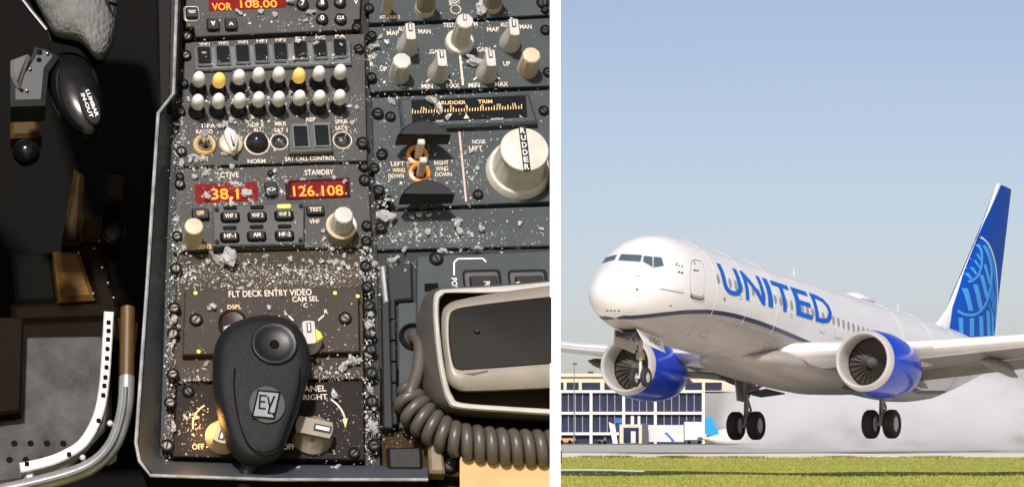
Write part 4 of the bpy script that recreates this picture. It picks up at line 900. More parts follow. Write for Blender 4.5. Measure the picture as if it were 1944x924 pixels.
# far parked things
def far(px, py, y): return Vector(((px - CX) / F * y, y, CAM.z - (py - CY) / F * y))
def extrude_px(name, pts, y, d, m, parent):
    P = [far(a, b_, y) for a, b_ in pts]; o = parent.matrix_world.translation
    rows = [[tuple(p - o) for p in P], [tuple(p - o + Vector((0, d, 0))) for p in P]]
    return part(name, MB().loft(rows).mesh(name, m), parent)
A = thing('parked_airliner', 'bright sky blue airliner tail and white fuselage parked beyond the runway', 'airliner', Matrix.Translation(far(1360, 841, 520)))
extrude_px('tail_fin', [(1339, 791), (1352, 792), (1364, 818), (1366, 824), (1341, 826)], 520, .5, mat('sky_blue_paint', (.01, .3, .72), .4), A)
mb = MB(); rr = []
for px, r, cy in ((1334, .35, 829), (1345, .7, 829), (1360, 1.1, 830), (1380, 1.4, 830), (1440, 1.45, 830), (1500, 1.3, 830), (1512, .5, 831)):
    c = far(px, cy, 521) - A.matrix_world.translation; rr.append([(c.x, c.y + r * math.cos(t), c.z + r * math.sin(t)) for t in [2 * math.pi * k / 16 for k in range(16)]])
part('fuselage', mb.loft(rr).mesh('fuselage', TW), A)
for px in (1372, 1470): extrude_px('landing_gear', [(px, 832), (px + 4, 832), (px + 4, 842), (px, 842)], 521, .5, BLACKM, A)
S = thing('service_truck', 'low orange and tan service truck parked by the terminal, left of the near engine', 'truck', Matrix.Translation(far(1080, 841.5, 590)))
extrude_px('cargo_bed', [(1060, 831), (1088, 831), (1088, 838.5), (1060, 838.5)], 590, 2.4, mat('truck_tan', (.55, .33, .12), .6), S); extrude_px('cab', [(1088.2, 829), (1092, 830), (1094, 838.5), (1088.2, 838.5)], 590, 2.4, mat('truck_orange', (.6, .25, .06), .5), S)
for px in (1066, 1082, 1091): part('wheel', MB().lathe([(.35, -.15), (.35, .15)], 12, ax='y').mesh('wheel', BLACKM), S, far(px, 838.5, 590) - S.matrix_world.translation)
for px, col, w, lab in ((1143, (.12, .13, .15), 8, 'dark grey tug parked under the terminal windows'), (1318, (.07, .075, .08), 16, 'dark baggage cart under the jet bridge end')):
    S = thing('ground_vehicle', lab, 'ground vehicle', Matrix.Translation(far(px, 841.5, 555)))
    extrude_px('body', [(px - w, 834), (px + w * .4, 834), (px + w * .5, 829), (px + w, 829), (px + w, 839.5), (px - w, 839.5)], 555, 1.8, mat('vehicle%d' % px, col, .5), S)
    for q in (-.6, .6): part('wheel', MB().lathe([(.3, -.12), (.3, .12)], 12, ax='y').mesh('wheel', BLACKM), S, far(px + w * q, 839, 555) - S.matrix_world.translation)
L = thing('light_pole', 'tall thin apron light pole left of the far engine', 'light pole', Matrix.Translation(far(1090, 841.4, 575)))
lo = L.matrix_world.translation
part('pole', MB().tube([far(1090, 841.4, 575) - lo, far(1090, 692, 575) - lo], [.12, .07], 8).mesh('pole', mat('pole_grey', (.2, .2, .2), .5)), L)
part('lamp_head', MB().box(far(1091.5, 690, 575) - lo, (.7, .5, .25)).mesh('lamp_head', mat('lamp_dark', (.05, .05, .055), .5)), L)
# a low far hangar and tree line beyond the spray
H = thing('hangar', 'low tan and brick red hangar on the horizon behind the main wheels', 'building', Matrix.Translation(far(1560, 839, 1400)))
extrude_px('wall', [(1470, 822), (1545, 822), (1545, 838.6), (1470, 838.6)], 1400, 30, mat('brick_red', (.25, .12, .07), .8), H); extrude_px('annex', [(1546, 818), (1662, 818), (1662, 838.6), (1546, 838.6)], 1400, 30, mat('hangar_tan', (.45, .36, .25), .8), H)
extrude_px('roof', [(1466, 819), (1549, 819), (1549, 822), (1466, 822)], 1398, 34, TM, H)
rt = random.Random(11); tv, tf = [], []
for i in range(9000):
    y = rt.uniform(1900, 1990); px = rt.uniform(1050, 1990); top = 3 + 1.6 * math.sin(px * .05) + 2 * math.sin(px * .13 + 1) + 1.5 * math.sin(px * .31)
    z = rt.uniform(0, max(1, top)); x = (px - CX) / F * y; s = rt.uniform(.4, 1.1); o = len(tv); a = rt.uniform(0, 6.3); b_ = rt.uniform(0, 6.3)
    for k in range(3): t = a + k * 2.1; tv.append((x + s * math.cos(t), y + s * math.sin(t) * math.cos(b_), max(0, z + s * math.sin(t + b_))))
    tf.append((o, o + 1, o + 2))
me = bpy.data.meshes.new('far_trees'); me.from_pydata(tv, [], tf); me.materials.append(mat('far_foliage', (.06, .075, .035), .9, nscale=.1, var=.4, spec=.1)); struct('far_trees', me, None, 'stuff', 'low dark tree line along the horizon')
# ================================================================ THE AIRLINER (X aft, Y starboard, Z up)
T_, YW, PT, RO = (2.7307, 116.865, 5.7797), 1.0865, 0.0869, -0.0088
AM = Matrix.Translation(CAM + Vector(T_)) @ Matrix.Rotation(YW, 4, 'Z') @ Matrix.Rotation(PT, 4, 'Y') @ Matrix.Rotation(RO, 4, 'X')
AI = AM.inverted()
PL = thing('airliner', 'white passenger jet with blue engines and blue tail lifting off nose up', 'airliner', AM)
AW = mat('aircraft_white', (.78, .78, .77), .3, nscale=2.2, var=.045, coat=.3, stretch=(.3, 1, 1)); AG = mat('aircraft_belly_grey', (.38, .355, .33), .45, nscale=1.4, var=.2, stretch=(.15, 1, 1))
NAVY = mat('stripe_navy', (.008, .016, .075), .35); BLUE = mat('cowl_blue', (.004, .045, .52), .16, nscale=.8, var=.08, coat=.15); BLUE2 = mat('title_blue', (.003, .12, .58), .5, nscale=.3, var=.12, spec=.2)
SILV = mat('inlet_silver', (.62, .6, .58), .3, metal=.3, nscale=1.5, var=.06); DRK = mat('inlet_dark', (.02, .02, .022), .5); FAN = mat('fan_blade', (.032, .028, .023), .5, metal=.1)
TITAN = mat('exhaust_metal', (.22, .19, .16), .35, metal=.7); TYRE = mat('tyre_rubber', (.018, .018, .018), .75); HUB = mat('wheel_hub', (.5, .5, .48), .4); STRUT = mat('gear_grey', (.32, .31, .28), .45, nscale=4, var=.2)
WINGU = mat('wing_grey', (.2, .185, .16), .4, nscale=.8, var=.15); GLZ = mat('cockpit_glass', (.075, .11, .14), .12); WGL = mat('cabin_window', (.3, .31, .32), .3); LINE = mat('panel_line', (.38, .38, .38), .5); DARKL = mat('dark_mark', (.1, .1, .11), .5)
SEC = [(0, -.5, -.5, 0.02), (.04, -.32, -.7, .2), (.14, -.16, -.86, .37), (.35, .03, -1.06, .6), (.7, .27, -1.28, .87), (1.2, .54, -1.43, 1.14), (1.8, .86, -1.58, 1.36), (2.4, 1.22, -1.68, 1.52), (3.0, 1.53, -1.74, 1.65), (3.6, 1.74, -1.78, 1.74), (4.4, 1.89, -1.81, 1.81), (5.5, 1.97, -1.83, 1.86), (7, 2.0, -1.84, 1.88), (11, 2.0, -1.84, 1.88), (16, 2.0, -1.84, 1.88), (21, 2.0, -1.84, 1.88), (25.5, 2.0, -1.82, 1.88), (28, 2.0, -1.74, 1.86), (31, 2.0, -1.4, 1.74), (34, 1.97, -.7, 1.45), (36.5, 1.86, -.02, 1.1), (38.5, 1.68, .5, .72), (40, 1.5, .9, .36), (40.7, 1.36, 1.12, .08)]
sx = np.array([s[0] for s in SEC]); sc_ = np.array([s[1:] for s in SEC])
sx = np.where(sx < 5.5, 1.1 + sx * (1 - 1.1 / 5.5), sx)
slope = np.zeros_like(sc_)
for i in range(1, len(sx) - 1):
    d0_, d1_ = (sc_[i] - sc_[i - 1]) / (sx[i] - sx[i - 1]), (sc_[i + 1] - sc_[i]) / (sx[i + 1] - sx[i])
    slope[i] = np.where(d0_ * d1_ > 0, 2 * d0_ * d1_ / np.where(np.abs(d0_ + d1_) < 1e-9, 1, d0_ + d1_), 0)
slope[0] = (sc_[1] - sc_[0]) / (sx[1] - sx[0])
def fsec(x):
    x = min(max(x, 1.1), 40.7); i = min(int(np.searchsorted(sx, x, 'right') - 1), len(sx) - 2); h = sx[i + 1] - sx[i]; t = (x - sx[i]) / h
    return sc_[i] * (2 * t ** 3 - 3 * t * t + 1) + slope[i] * h * (t ** 3 - 2 * t * t + t) + sc_[i + 1] * (-2 * t ** 3 + 3 * t * t) + slope[i + 1] * h * (t ** 3 - t * t)
def fpt(x, ang, off=0.):          # ang: 0 at the crown, 90 port side (y<0), 180 the keel
    top, bot, hw = fsec(x); zc, hh = (top + bot) / 2, (top - bot) / 2
    return Vector((x, -(hw + off) * math.sin(ang), zc + (hh + off) * math.cos(ang)))
def ang_of_z(x, z):
    top, bot, hw = fsec(x); zc, hh = (top + bot) / 2, max(1e-3, (top - bot) / 2)
    return math.acos(max(-1, min(1, (z - zc) / hh)))
fxs = sorted(set([1.1, 1.11, 1.13, 1.16, 1.2, 1.26, 1.34, 1.44, 1.56, 1.7, 1.85] + [2 + .25 * i for i in range(12)] + [5 + .75 * i for i in range(48)] + [40.7]))
fxs = [x for x in fxs if x <= 40.7]
tmp = MB().loft([[tuple(fpt(x, R(6 * k))) for k in range(60)] for x in fxs])
BV = BVHTree.FromPolygons(tmp.v, tmp.f)
def hit(px, py):
    o = AI @ CAM; d = (AI.to_3x3() @ ray(px, py)).normalized(); r = BV.ray_cast(o, d)
    return r[0], r[1]
def onplane(px, py, y=0.):
    o = AI @ CAM; d = AI.to_3x3() @ ray(px, py); t = (y - o.y) / d.y; return o + d * t
# navy cheat line: heights along the body read once, then built as a band on both sides
line_px = [(1165, 603), (1185, 603), (1215, 601), (1250, 597), (1300, 592), (1340, 591), (1370, 594), (1400, 600), (1440, 612), (1480, 627), (1510, 640), (1537, 652)]
pts = [hit(*p)[0] for p in line_px]; pts = [p for p in pts if p]
rear = [hit(*p)[0] for p in [(1745, 744), (1790, 744), (1830, 738), (1862, 725), (1885, 714)]]; rear = [p for p in rear if p]
lx = np.array([p.x for p in pts] + [p.x for p in rear]); lz = np.array([p.z for p in pts] + [p.z for p in rear]); od = np.argsort(lx); lx, lz = lx[od], lz[od]
print('STRIPE', [(round(a, 2), round(b, 2)) for a, b in zip(lx, lz)])
x_first, x_last = lx[0], lx[-1]
def zline(x): return float(np.interp(x, lx, lz))
NU, NLw = 22, 14
def ring(x):
    a = min(max(ang_of_z(x, zline(max(x, x_first)) + .075), R(60)), R(172)); b = min(max(ang_of_z(x, zline(max(x, x_first)) - .075), a + .002), R(176))
    half = [a * i / NU for i in range(NU + 1)] + [b + (math.pi - b) * i / NLw for i in range(NLw + 1)]
    return half
rings = []; AH = [ring(x) for x in fxs]
for x, half in zip(fxs, AH):
    rings.append([tuple(fpt(x, t)) for t in half] + [tuple(fpt(x, -t)) for t in half[-2:0:-1]])
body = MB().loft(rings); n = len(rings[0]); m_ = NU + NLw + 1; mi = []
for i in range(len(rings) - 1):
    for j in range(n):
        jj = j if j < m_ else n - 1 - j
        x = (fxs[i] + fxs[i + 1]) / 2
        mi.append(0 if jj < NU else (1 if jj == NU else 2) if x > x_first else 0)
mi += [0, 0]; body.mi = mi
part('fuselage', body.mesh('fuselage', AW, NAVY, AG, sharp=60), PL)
# a patch that follows the skin
def patch(name, px, m, off=.012, k=5, parent=None, dense=1):
    """px: quad in photo pixels; the patch follows the fuselage surface"""
    g = []
    for i in range(k + 1):
        row = []
        for j in range(k + 1):
            u, v = i / k, j / k; a, b, c, d = [np.array(q, float) for q in px]
            q = (a * (1 - u) + b * u) * (1 - v) + (d * (1 - u) + c * u) * v; h, nn = hit(*q)
            if h is None: return None
            row.append(tuple(h + nn * off))
        g.append(row)
    mb = MB(); mb.add([p for r in g for p in r], [(i * (k + 1) + j, i * (k + 1) + j + 1, (i + 1) * (k + 1) + j + 1, (i + 1) * (k + 1) + j) for i in range(k) for j in range(k)])
    return part(name, mb.mesh(name, m, sharp=80), parent or PL)
def skin_line(name, pts, r, m, parent=None, closed=False):
    P = []
    for a, b in zip(pts, pts[1:] + (pts[:1] if closed else [])):
        for t in np.linspace(0, 1, 5)[:-1]:
            h, nn = hit(a[0] + (b[0] - a[0]) * t, a[1] + (b[1] - a[1]) * t)
            if h is not None: P.append(h + nn * .004)
    if not closed:
        h, nn = hit(*pts[-1])
        if h is not None: P.append(h + nn * .004)
    else: P.append(P[0])
    return part(name, MB().tube(P, r, 6).mesh(name, m), parent or PL) if len(P) > 2 else None
def z8(x, y): return (1060 + x / 2.886, 420 + y / 2.886)
for q in ([(262, 200), (322, 184), (308, 214), (240, 231)], [(345, 181), (459, 186), (449, 224), (328, 216)], [(468, 190), (514, 194), (516, 253), (462, 222)], [(521, 195), (564, 199), (577, 244), (521, 255)]):
    f = patch('cockpit_window', [z8(*p) for p in q], GLZ, .02)
    skin_line('window_frame', [z8(*p) for p in q], .02, LINE, f, True)
# mirrored pane on the far side keeps the nose whole from other angles
d = skin_line('door_outline', [z8(724, 240), z8(730, 216), z8(748, 210), z8(776, 218), z8(793, 240), z8(796, 280), z8(796, 400), z8(780, 412), z8(738, 404), z8(724, 392), z8(720, 300)], .022, LINE, None, True)
if d is None: d = PL
part_ = skin_line('door_sill', [z8(722, 405), z8(735, 418), z8(780, 428), z8(797, 420)], .035, DARKL, d)
patch('door_window', [z8(738, 263), z8(769, 268), z8(769, 273), z8(739, 271)], DARKL, .012, 2, d)
for q in ([(640, 238), (648, 226), (652, 230), (646, 245)], [(655, 243), (664, 238), (663, 246), (657, 250)], [(673, 240), (682, 244), (680, 252), (674, 250)], [(652, 275), (664, 272), (666, 282), (655, 283)], [(668, 278), (682, 276), (684, 286), (672, 286)], [(740, 222), (748, 228), (749, 236), (742, 233)], [(424, 370), (432, 364), (438, 374), (430, 384)], [(432, 297), (441, 297), (441, 303), (432, 303)], [(609, 459), (621, 459), (621, 465), (609, 465)],
          [(906, 420), (915, 418), (914, 434), (907, 436)]):
    patch('marking', [z8(*p) for p in q], DARKL, .012, 2)
patch('marking', [z8(556, 366), z8(687, 390), z8(687, 396), z8(556, 371)], mat('mark_bluegrey', (.3, .32, .42), .5), .012, 6)
for x in (262, 282, 302, 326): patch('marking', [z8(x, 487), z8(x + 12, 484), z8(x + 13, 490), z8(x + 1, 493)], DARKL, .012, 2)
for q in ([(1450, 648), (1462, 652), (1461, 662), (1449, 658)], [(1330, 628), (1344, 631), (1342, 642), (1328, 639)], [(1404, 560), (1409, 561), (1409, 567), (1404, 566)], [(1500, 596), (1504, 597), (1504, 602), (1500, 601)]):
    skin_line('hatch_outline', list(q), .012, mat('hatch_grey', (.3, .29, .28), .5), None, True)
for q in ([(1300, 640), (1306, 636), (1312, 628), (1320, 612), (1326, 600)],): skin_line('skin_joint', q, .012, MATS['hatch_grey'])
for q in ([(1556, 628), (1566, 632)], [(1566, 632), (1568, 618)], [(1585, 640), (1597, 642)], [(1597, 642), (1599, 628)], [(1556, 628), (1556, 612)], [(1585, 640), (1584, 622)]): skin_line('exit_outline', q, .014, LINE)
# cabin windows along the port side, and the same row on the starboard side
w0 = hit(1363, 529)[0]; w1 = hit(1592, 611)[0]; print('WIN', w0[:], w1[:])
def window_mesh(x, side, z):
    a = ang_of_z(x, z); mb = MB(); vs = []
    for q in range(12):
        t = 2 * math.pi * q / 12; p = fpt(x + .13 * math.cos(t), a + .185 * math.sin(t) / 1.95, .014); vs.append((p.x, p.y * side, p.z))
    return mb.add(vs, [tuple(range(12))]).mesh('cabin_window', WGL, fix=False)
xw = w0.x; k = 0
while xw < 34:
    z = w0.z + (w1.z - w0.z) * (xw - w0.x) / (w1.x - w0.x)
    part('cabin_window', window_mesh(xw, 1, z), PL); part('cabin_window', window_mesh(xw, -1, z), PL); xw += .508
# title on the side
def title(s, c00, c11, side=1):
    v, f = text_raw(s, .013); ww = v[:, 0].max(); mb = MB(); mb.add([tuple(p) for p in v], f)
    me = mb.mesh('title', BLUE2, fix=False); bm = bmesh.new(); bm.from_mesh(me)
    for i in range(1, 8): bmesh.ops.bisect_plane(bm, geom=bm.verts[:] + bm.edges[:] + bm.faces[:], plane_co=(0, i / 8, 0), plane_no=(0, 1, 0))
    (x0, z0), (x1, z1) = c00, c11
    for q in bm.verts:
        x = x0 + q.co.x / ww * (x1 - x0); z = z0 + q.co.y * (z1 - z0); p = fpt(x, ang_of_z(x, z), .018); q.co = p
    bm.to_mesh(me); bm.free(); return me
ut = hit(1357, 496)[0]; ub = hit(1392, 558)[0]; dt = hit(1541, 560)[0]; db = hit(1570, 619)[0]; print('TITLE', [tuple(round(c, 2) for c in p) for p in (ut, ub, dt, db)])
tx0, tx1 = ut.x, hit(1580, 604)[0].x; tz1, tz0 = (ut.z + dt.z) / 2, (ub.z + db.z) / 2
v_, f_ = None, None
tw = [(c, ) for c in 'UNITED']; adv = {'U': 1.0, 'N': 1.02, 'I': .36, 'T': .95, 'E': .92, 'D': 1.0}; tot_ = sum(adv[c[0]] for c in tw) - .14; cur = tx0
for (c,) in tw:
    w = adv[c] / tot_ * (tx1 - tx0); gap = .14 / tot_ * (tx1 - tx0); part('title_letter', title(c, (cur, tz0), (cur + w - gap, tz1)), PL); cur += w
# skin joints
for x in (6.2, 8.9, 11.6, 24.5, 28.0, 31.5):
    part('skin_joint', MB().tube([tuple(fpt(x, R(a), .004)) for a in range(-175, 176, 10)], .009, 5, False).mesh('skin_joint', mat('joint_grey', (.55, .55, .55), .5)), PL)
for ang in (38, 118):
    part('skin_joint', MB().tube([tuple(fpt(x, R(ang), .003)) for x in np.linspace(6, 33, 40)], .007, 5, False).mesh('skin_joint', MATS['joint_grey']), PL)
# belly fairing
fr = []
for x, hw, zb, zt in ((10.8, .3, -1.8, -1.65), (11.5, 1.1, -1.94, -1.55), (12.6, 1.7, -2.08, -1.25), (14, 1.98, -2.16, -1.05), (16, 2.05, -2.2, -1.0), (19, 2.05, -2.2, -1.0), (21, 1.95, -2.15, -1.1), (22.6, 1.5, -2.0, -1.35), (23.8, .7, -1.86, -1.6), (24.4, .2, -1.78, -1.7)):
    fr.append([(x, hw * math.copysign(abs(math.cos(t)) ** .7, math.cos(t)), (zb + zt) / 2 + (zt - zb) / 2 * math.copysign(abs(math.sin(t)) ** .8, math.sin(t))) for t in [2 * math.pi * q / 24 for q in range(24)]])
part('belly_fairing', MB().loft(fr).mesh('belly_fairing', AG, sharp=60), PL)
part('keel_panel', MB().add([(x, y, -2.37 if 14 < x < 21 else -2.2) for x, y in ()], []).mesh('keel_panel', AG), PL) if False else None
# wings
def airfoil(xl, xt, y, z, th, tw=0., n=14):
    c = xt - xl; up, lo = [], []
    for i in range(n + 1):
        u = (1 - math.cos(math.pi * i / n)) / 2; yt = 5 * th * (.2969 * math.sqrt(u) - .126 * u - .3516 * u * u + .2843 * u ** 3 - .1036 * u ** 4); cam_ = .02 * (1 - (2 * u - 1) ** 2)
        up.append((xl + u * c, y, z + c * (cam_ + yt) - u * c * tw)); lo.append((xl + u * c, y, z + c * (cam_ - yt) - u * c * tw))
    return up[::-1] + lo[1:-1]
WST = [(1.2, 12.9, 21.0, -1.35, .13), (1.9, 13.5, 21.2, -1.3, .125), (5.6, 16.4, 21.9, -.85, .115), (10, 19.0, 22.9, -.25, .105), (14, 21.4, 24.1, .4, .1), (17, 23.2, 24.9, .95, .1)]
def wing(s):
    w = MB().loft([airfoil(xl, xt, s * y, z, t, .03) for y, xl, xt, z, t in WST]); nn = len(airfoil(0, 1, 0, 0, .1)); w.mi = []
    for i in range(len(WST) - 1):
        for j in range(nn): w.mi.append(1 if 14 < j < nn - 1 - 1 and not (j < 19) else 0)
    w.mi += [0, 0]
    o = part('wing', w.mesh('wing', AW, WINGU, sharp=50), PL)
    fl = [airfoil(xt - .3, xt + .55, s * y, z - .24, .13, .28, 8) for y, xl, xt, z, t in [(2.1, 0, 21.2, -1.25, 0), (5.4, 0, 21.9, -.85, 0), (10.5, 0, 23.0, -.2, 0)]]
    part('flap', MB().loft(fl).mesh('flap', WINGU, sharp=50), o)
    sl_ = [airfoil(xl - .38, xl + .3, s * y, z - .12, .22, .25, 8) for y, xl, xt, z, t in [(6.2, 16.75, 0, -.78, 0), (10, 19.0, 0, -.25, 0), (14, 21.4, 0, .4, 0), (16.6, 22.95, 0, .87, 0)]]
    part('slat', MB().loft(sl_).mesh('slat', AW, sharp=50), o)
    for y, xt, z in ((3.6, 21.0, -1.25), (7.0, 21.9, -.8), (10.1, 22.7, -.4)):
        rr = []
        for u, r in ((-2.6, .02), (-2.0, .17), (-1, .26), (0, .27), (.9, .2), (1.5, .08), (1.75, .02)):
            rr.append([(xt + u, s * y + r * .7 * math.cos(t), z - .28 - (.12 * max(0, u) + .02) + r * .95 * math.sin(t)) for t in [2 * math.pi * q / 12 for q in range(12)]])
        part('track_fairing', MB().loft(rr).mesh('track_fairing', WINGU, sharp=60), o)
    wl = [airfoil(23.2, 24.9, s * 17, .95, .1), airfoil(23.7, 25.1, s * 17.4, 1.5, .09), airfoil(24.9, 25.6, s * 17.75, 3.2, .09)]
    part('winglet', MB().loft(wl).mesh('winglet', AW, sharp=50), o)
wing(1); wing(-1)
# engines
EX, EY, EZ = 12.7, 4.83, -1.76
NB = 24
for s in (1, -1):
    c = (EX, s * EY, EZ)
    cowl = part('engine_cowl', MB().lathe([(1.125, .36), (1.15, .48), (1.19, .8), (1.21, 1.3), (1.22, 1.8), (1.15, 2.7), (1.02, 3.4), (.94, 3.7), (.88, 3.5)], 40, False, False, 'x', c).mesh('engine_cowl', BLUE, sharp=50), PL)
    part('inlet_lip', MB().lathe([(.93, 1.0), (.915, .5), (.925, .18), (.96, .04), (1.005, -.0), (1.055, .05), (1.105, .2), (1.135, .38)], 40, False, False, 'x', c).mesh('inlet_lip', SILV, sharp=60), cowl)
    part('inlet_duct', MB().lathe([(.93, 1.0), (.93, 1.15), (.93, 1.3)], 40, False, False, 'x', c).mesh('inlet_duct', DRK), cowl)
    part('fan_back', MB().lathe([(.93, 1.3), (.02, 1.32)], 32, False, True, 'x', c).mesh('fan_back', DRK), cowl)
    part('spinner', MB().lathe([(.015, .62), (.07, .68), (.15, .82), (.21, 1.0), (.235, 1.14)], 20, True, False, 'x', c).mesh('spinner', mat('spinner_grey', (.1, .1, .105), .3)), cowl)
    bl = cached('blade', lambda: MB().add([(1.0, .2, -.05), (1.1, .2, .05), (1.08, .55, .11), (1.08, .88, .15), (.98, .88, -.12), (.96, .55, -.085), (1.02, .2, -.05), (1.12, .2, .05), (1.1, .55, .11), (1.1, .88, .15), (1.0, .88, -.12), (.98, .55, -.085)],
                                          [(0, 1, 2, 5), (5, 2, 3, 4), (6, 11, 8, 7), (11, 10, 9, 8), (0, 5, 11, 6), (5, 4, 10, 11), (1, 7, 8, 2), (2, 8, 9, 3), (4, 3, 9, 10), (0, 6, 7, 1)]).mesh('fan_blade', FAN))
    for q in range(NB):
        o = part('fan_blade', bl, cowl, c); o.rotation_euler = (2 * math.pi * q / NB, 0, 0)
    part('exhaust_core', MB().lathe([(.78, 3.0), (.7, 3.7), (.58, 4.2), (.52, 4.4), (.42, 4.3)], 28, False, False, 'x', c).mesh('exhaust_core', TITAN), cowl); part('exhaust_plug', MB().lathe([(.36, 4.1), (.28, 4.5), (.12, 5.0), (.02, 5.2)], 20, True, True, 'x', c).mesh('exhaust_plug', TITAN), cowl)
    py_ = [[(EX + u, s * EY + w * q, EZ + z) for q, z in ((-1, z0), (1, z0), (.7, z1), (-.7, z1))] for u, w, z0, z1 in ((.95, .05, 1.08, 1.12), (1.7, .16, 1.0, 1.3), (3.0, .2, .8, 1.25), (4.6, .2, .45, 1.1), (6.2, .12, .4, .9), (7.4, .03, .6, .8))]
    part('pylon', MB().loft(py_).mesh('pylon', AW, sharp=30), cowl)
    part('strake', MB().add([(EX + 1.1, s * EY - s * .75, EZ + .82), (EX + 2.3, s * EY - s * .72, EZ + .8), (EX + 2.25, s * EY - s * .98, EZ + 1.12), (EX + 1.8, s * EY - s * .97, EZ + 1.12), (EX + 1.1, s * EY - s * .72, EZ + .82), (EX + 2.3, s * EY - s * .69, EZ + .8), (EX + 2.25, s * EY - s * .95, EZ + 1.12), (EX + 1.8, s * EY - s * .94, EZ + 1.12)], [(0, 1, 2, 3), (7, 6, 5, 4), (0, 4, 5, 1), (1, 5, 6, 2), (2, 6, 7, 3), (3, 7, 4, 0)]).mesh('strake', BLUE), cowl)
# fin, rudder livery and stabilisers
def P0y(px, py): p = onplane(px, py); return (p.x, p.z)
f_le = [P0y(*q) for q in [(1893, 350), (1860, 440), (1822, 530), (1802, 577)]]; f_te0 = P0y(1920, 360); f_te1 = P0y(1886, 636); print('FIN', f_le, f_te0, f_te1)
xt0, zt0 = f_te0; xb1, zb1 = f_te1
def te(z): return xb1 + (xt0 - xb1) * (z - zb1) / (zt0 - zb1)
le_pts = sorted([(z, x) for x, z in f_le]); zmin_, zmax_ = 1.2, zt0
def le(z):
    if z >= le_pts[0][0]: return float(np.interp(z, [p[0] for p in le_pts], [p[1] for p in le_pts]))
    s_ = (le_pts[1][1] - le_pts[0][1]) / (le_pts[1][0] - le_pts[0][0]); d_ = le_pts[0][0] - z
    return le_pts[0][1] - s_ * d_ - .55 * d_ ** 1.9
def fin_sec(z, f=1.):
    xl, xt = le(z), te(z); c = xt - xl; hw = lambda u: min(.34, .045 * (te(max(z, 4)) - le(max(z, 4)))) * (math.sqrt(u) * 1.9 * (1 - u) + .02) * 1.3
    us = [0, .01, .03, .06, .1, .16, .23, .3, .4, .5, .6, .7, .85, 1]
    return [(xl + u * c, -hw(u), z) for u in us] + [(xl + u * c, hw(u), z) for u in us[::-1]]
zs = [z for z in np.linspace(1.2, zt0, 16)]
fin = part('tail_fin', MB().loft([fin_sec(z) for z in zs]).mesh('tail_fin', AW, sharp=40), PL)
def fin_y(x, z):
    xl, xt = le(z), te(z); u = min(max((x - xl) / (xt - xl), 0), 1); return min(.34, .045 * (te(max(z, 4)) - le(max(z, 4)))) * (math.sqrt(u) * 1.9 * (1 - u) + .02) * 1.3
def fin_poly(name, pix, m, off, label=None):
    """a flat painted shape on the port and starboard faces of the fin, cut finely so that it follows the curve"""
    mb = MB(); P = [P0y(*q) for q in pix]; me = MB().add([(x, 0, z) for x, z in P], [tuple(range(len(P)))]).mesh(name, m, fix=False); bm = bmesh.new(); bm.from_mesh(me)
    bmesh.ops.triangulate(bm, faces=bm.faces)
    xs_ = [p[0] for p in P]; zs_ = [p[1] for p in P]
    for x in np.arange(math.floor(min(xs_)), max(xs_), .2): bmesh.ops.bisect_plane(bm, geom=bm.verts[:] + bm.edges[:] + bm.faces[:], plane_co=(x, 0, 0), plane_no=(1, 0, 0))
    for z in np.arange(math.floor(min(zs_)), max(zs_), .5): bmesh.ops.bisect_plane(bm, geom=bm.verts[:] + bm.edges[:] + bm.faces[:], plane_co=(0, 0, z), plane_no=(0, 0, 1))
    for v in bm.verts: v.co.y = -fin_y(v.co.x, v.co.z) - off
    bm.to_mesh(me); bm.free(); part(name, me, fin, label=label)
    m2 = me.copy()
    for v in m2.vertices: v.co.y *= -1
    part(name, m2, fin, label=label)
FB = mat('fin_blue', (.002, .055, .36), .5, nscale=.3, var=.15, spec=.15); FM = mat('fin_mid_blue', (.003, .075, .5), .5, spec=.15); FL = mat('fin_light_blue', (.06, .38, .82), .5, spec=.15); FD = mat('fin_deep_blue', (.003, .03, .36), .5, spec=.15)
fin_poly('fin_paint', [(1896.5, 351), (1918, 360), (1886, 640), (1785, 640), (1793, 622), (1802, 585), (1823, 528), (1856, 446)], FB, .03)
fin_poly('globe', [(1857, 452), (1868, 466), (1878, 488), (1885, 516), (1889, 548), (1890, 585), (1888, 612), (1885, 640), (1785, 640), (1793, 622), (1802, 585), (1823, 528)], FM, .036)
def fin_stroke(name, pix, w, m, off):
    P = smooth_poly(pix, 5, False); A, B_ = [], []
    for i, p in enumerate(P):
        a, b = Vector(P[max(i - 1, 0)]), Vector(P[min(i + 1, len(P) - 1)]); d = (b - a).normalized(); n = Vector((-d.y, d.x)) * (w if not callable(w) else w(i / len(P))) / 2
        A.append(tuple(Vector(p) + n)); B_.append(tuple(Vector(p) - n))
    for i in range(0, len(P) - 1, 5):
        j = min(i + 5, len(P) - 1); fin_poly(name, A[i:j + 1] + B_[i:j + 1][::-1], m, off)
fin_poly('globe_crescent', [(1862, 466), (1872, 490), (1877, 520), (1875, 555), (1868, 580), (1880, 600), (1887, 612), (1889, 585), (1888, 548), (1884, 516), (1877, 488), (1868, 468)], mat('fin_sky_blue', (.02, .2, .7), .5, spec=.15), .04)
for q, w in ([((1813, 603), (1814, 638)), 8], [((1834, 604), (1835, 638)), 9], [((1853, 600), (1856, 638)), 9], [((1868, 590), (1873, 638)), 8], [((1878, 580), (1882, 636)), 5], [((1823, 547), (1832, 590)), 9], [((1841, 540), (1852, 586)), 9], [((1853, 522), (1865, 566)), 8], [((1860, 502), (1871, 540)), 6], [((1829, 518), (1835, 530)), 5], [((1837, 507), (1844, 521)), 5], [((1843, 494), (1851, 509)), 4], [((1848, 482), (1854, 495)), 4]):
    fin_poly('globe_bar', [(q[0][0] - w / 2, q[0][1]), (q[0][0] + w / 2, q[0][1]), (q[1][0] + w / 2, q[1][1]), (q[1][0] - w / 2, q[1][1])], FL, .044)
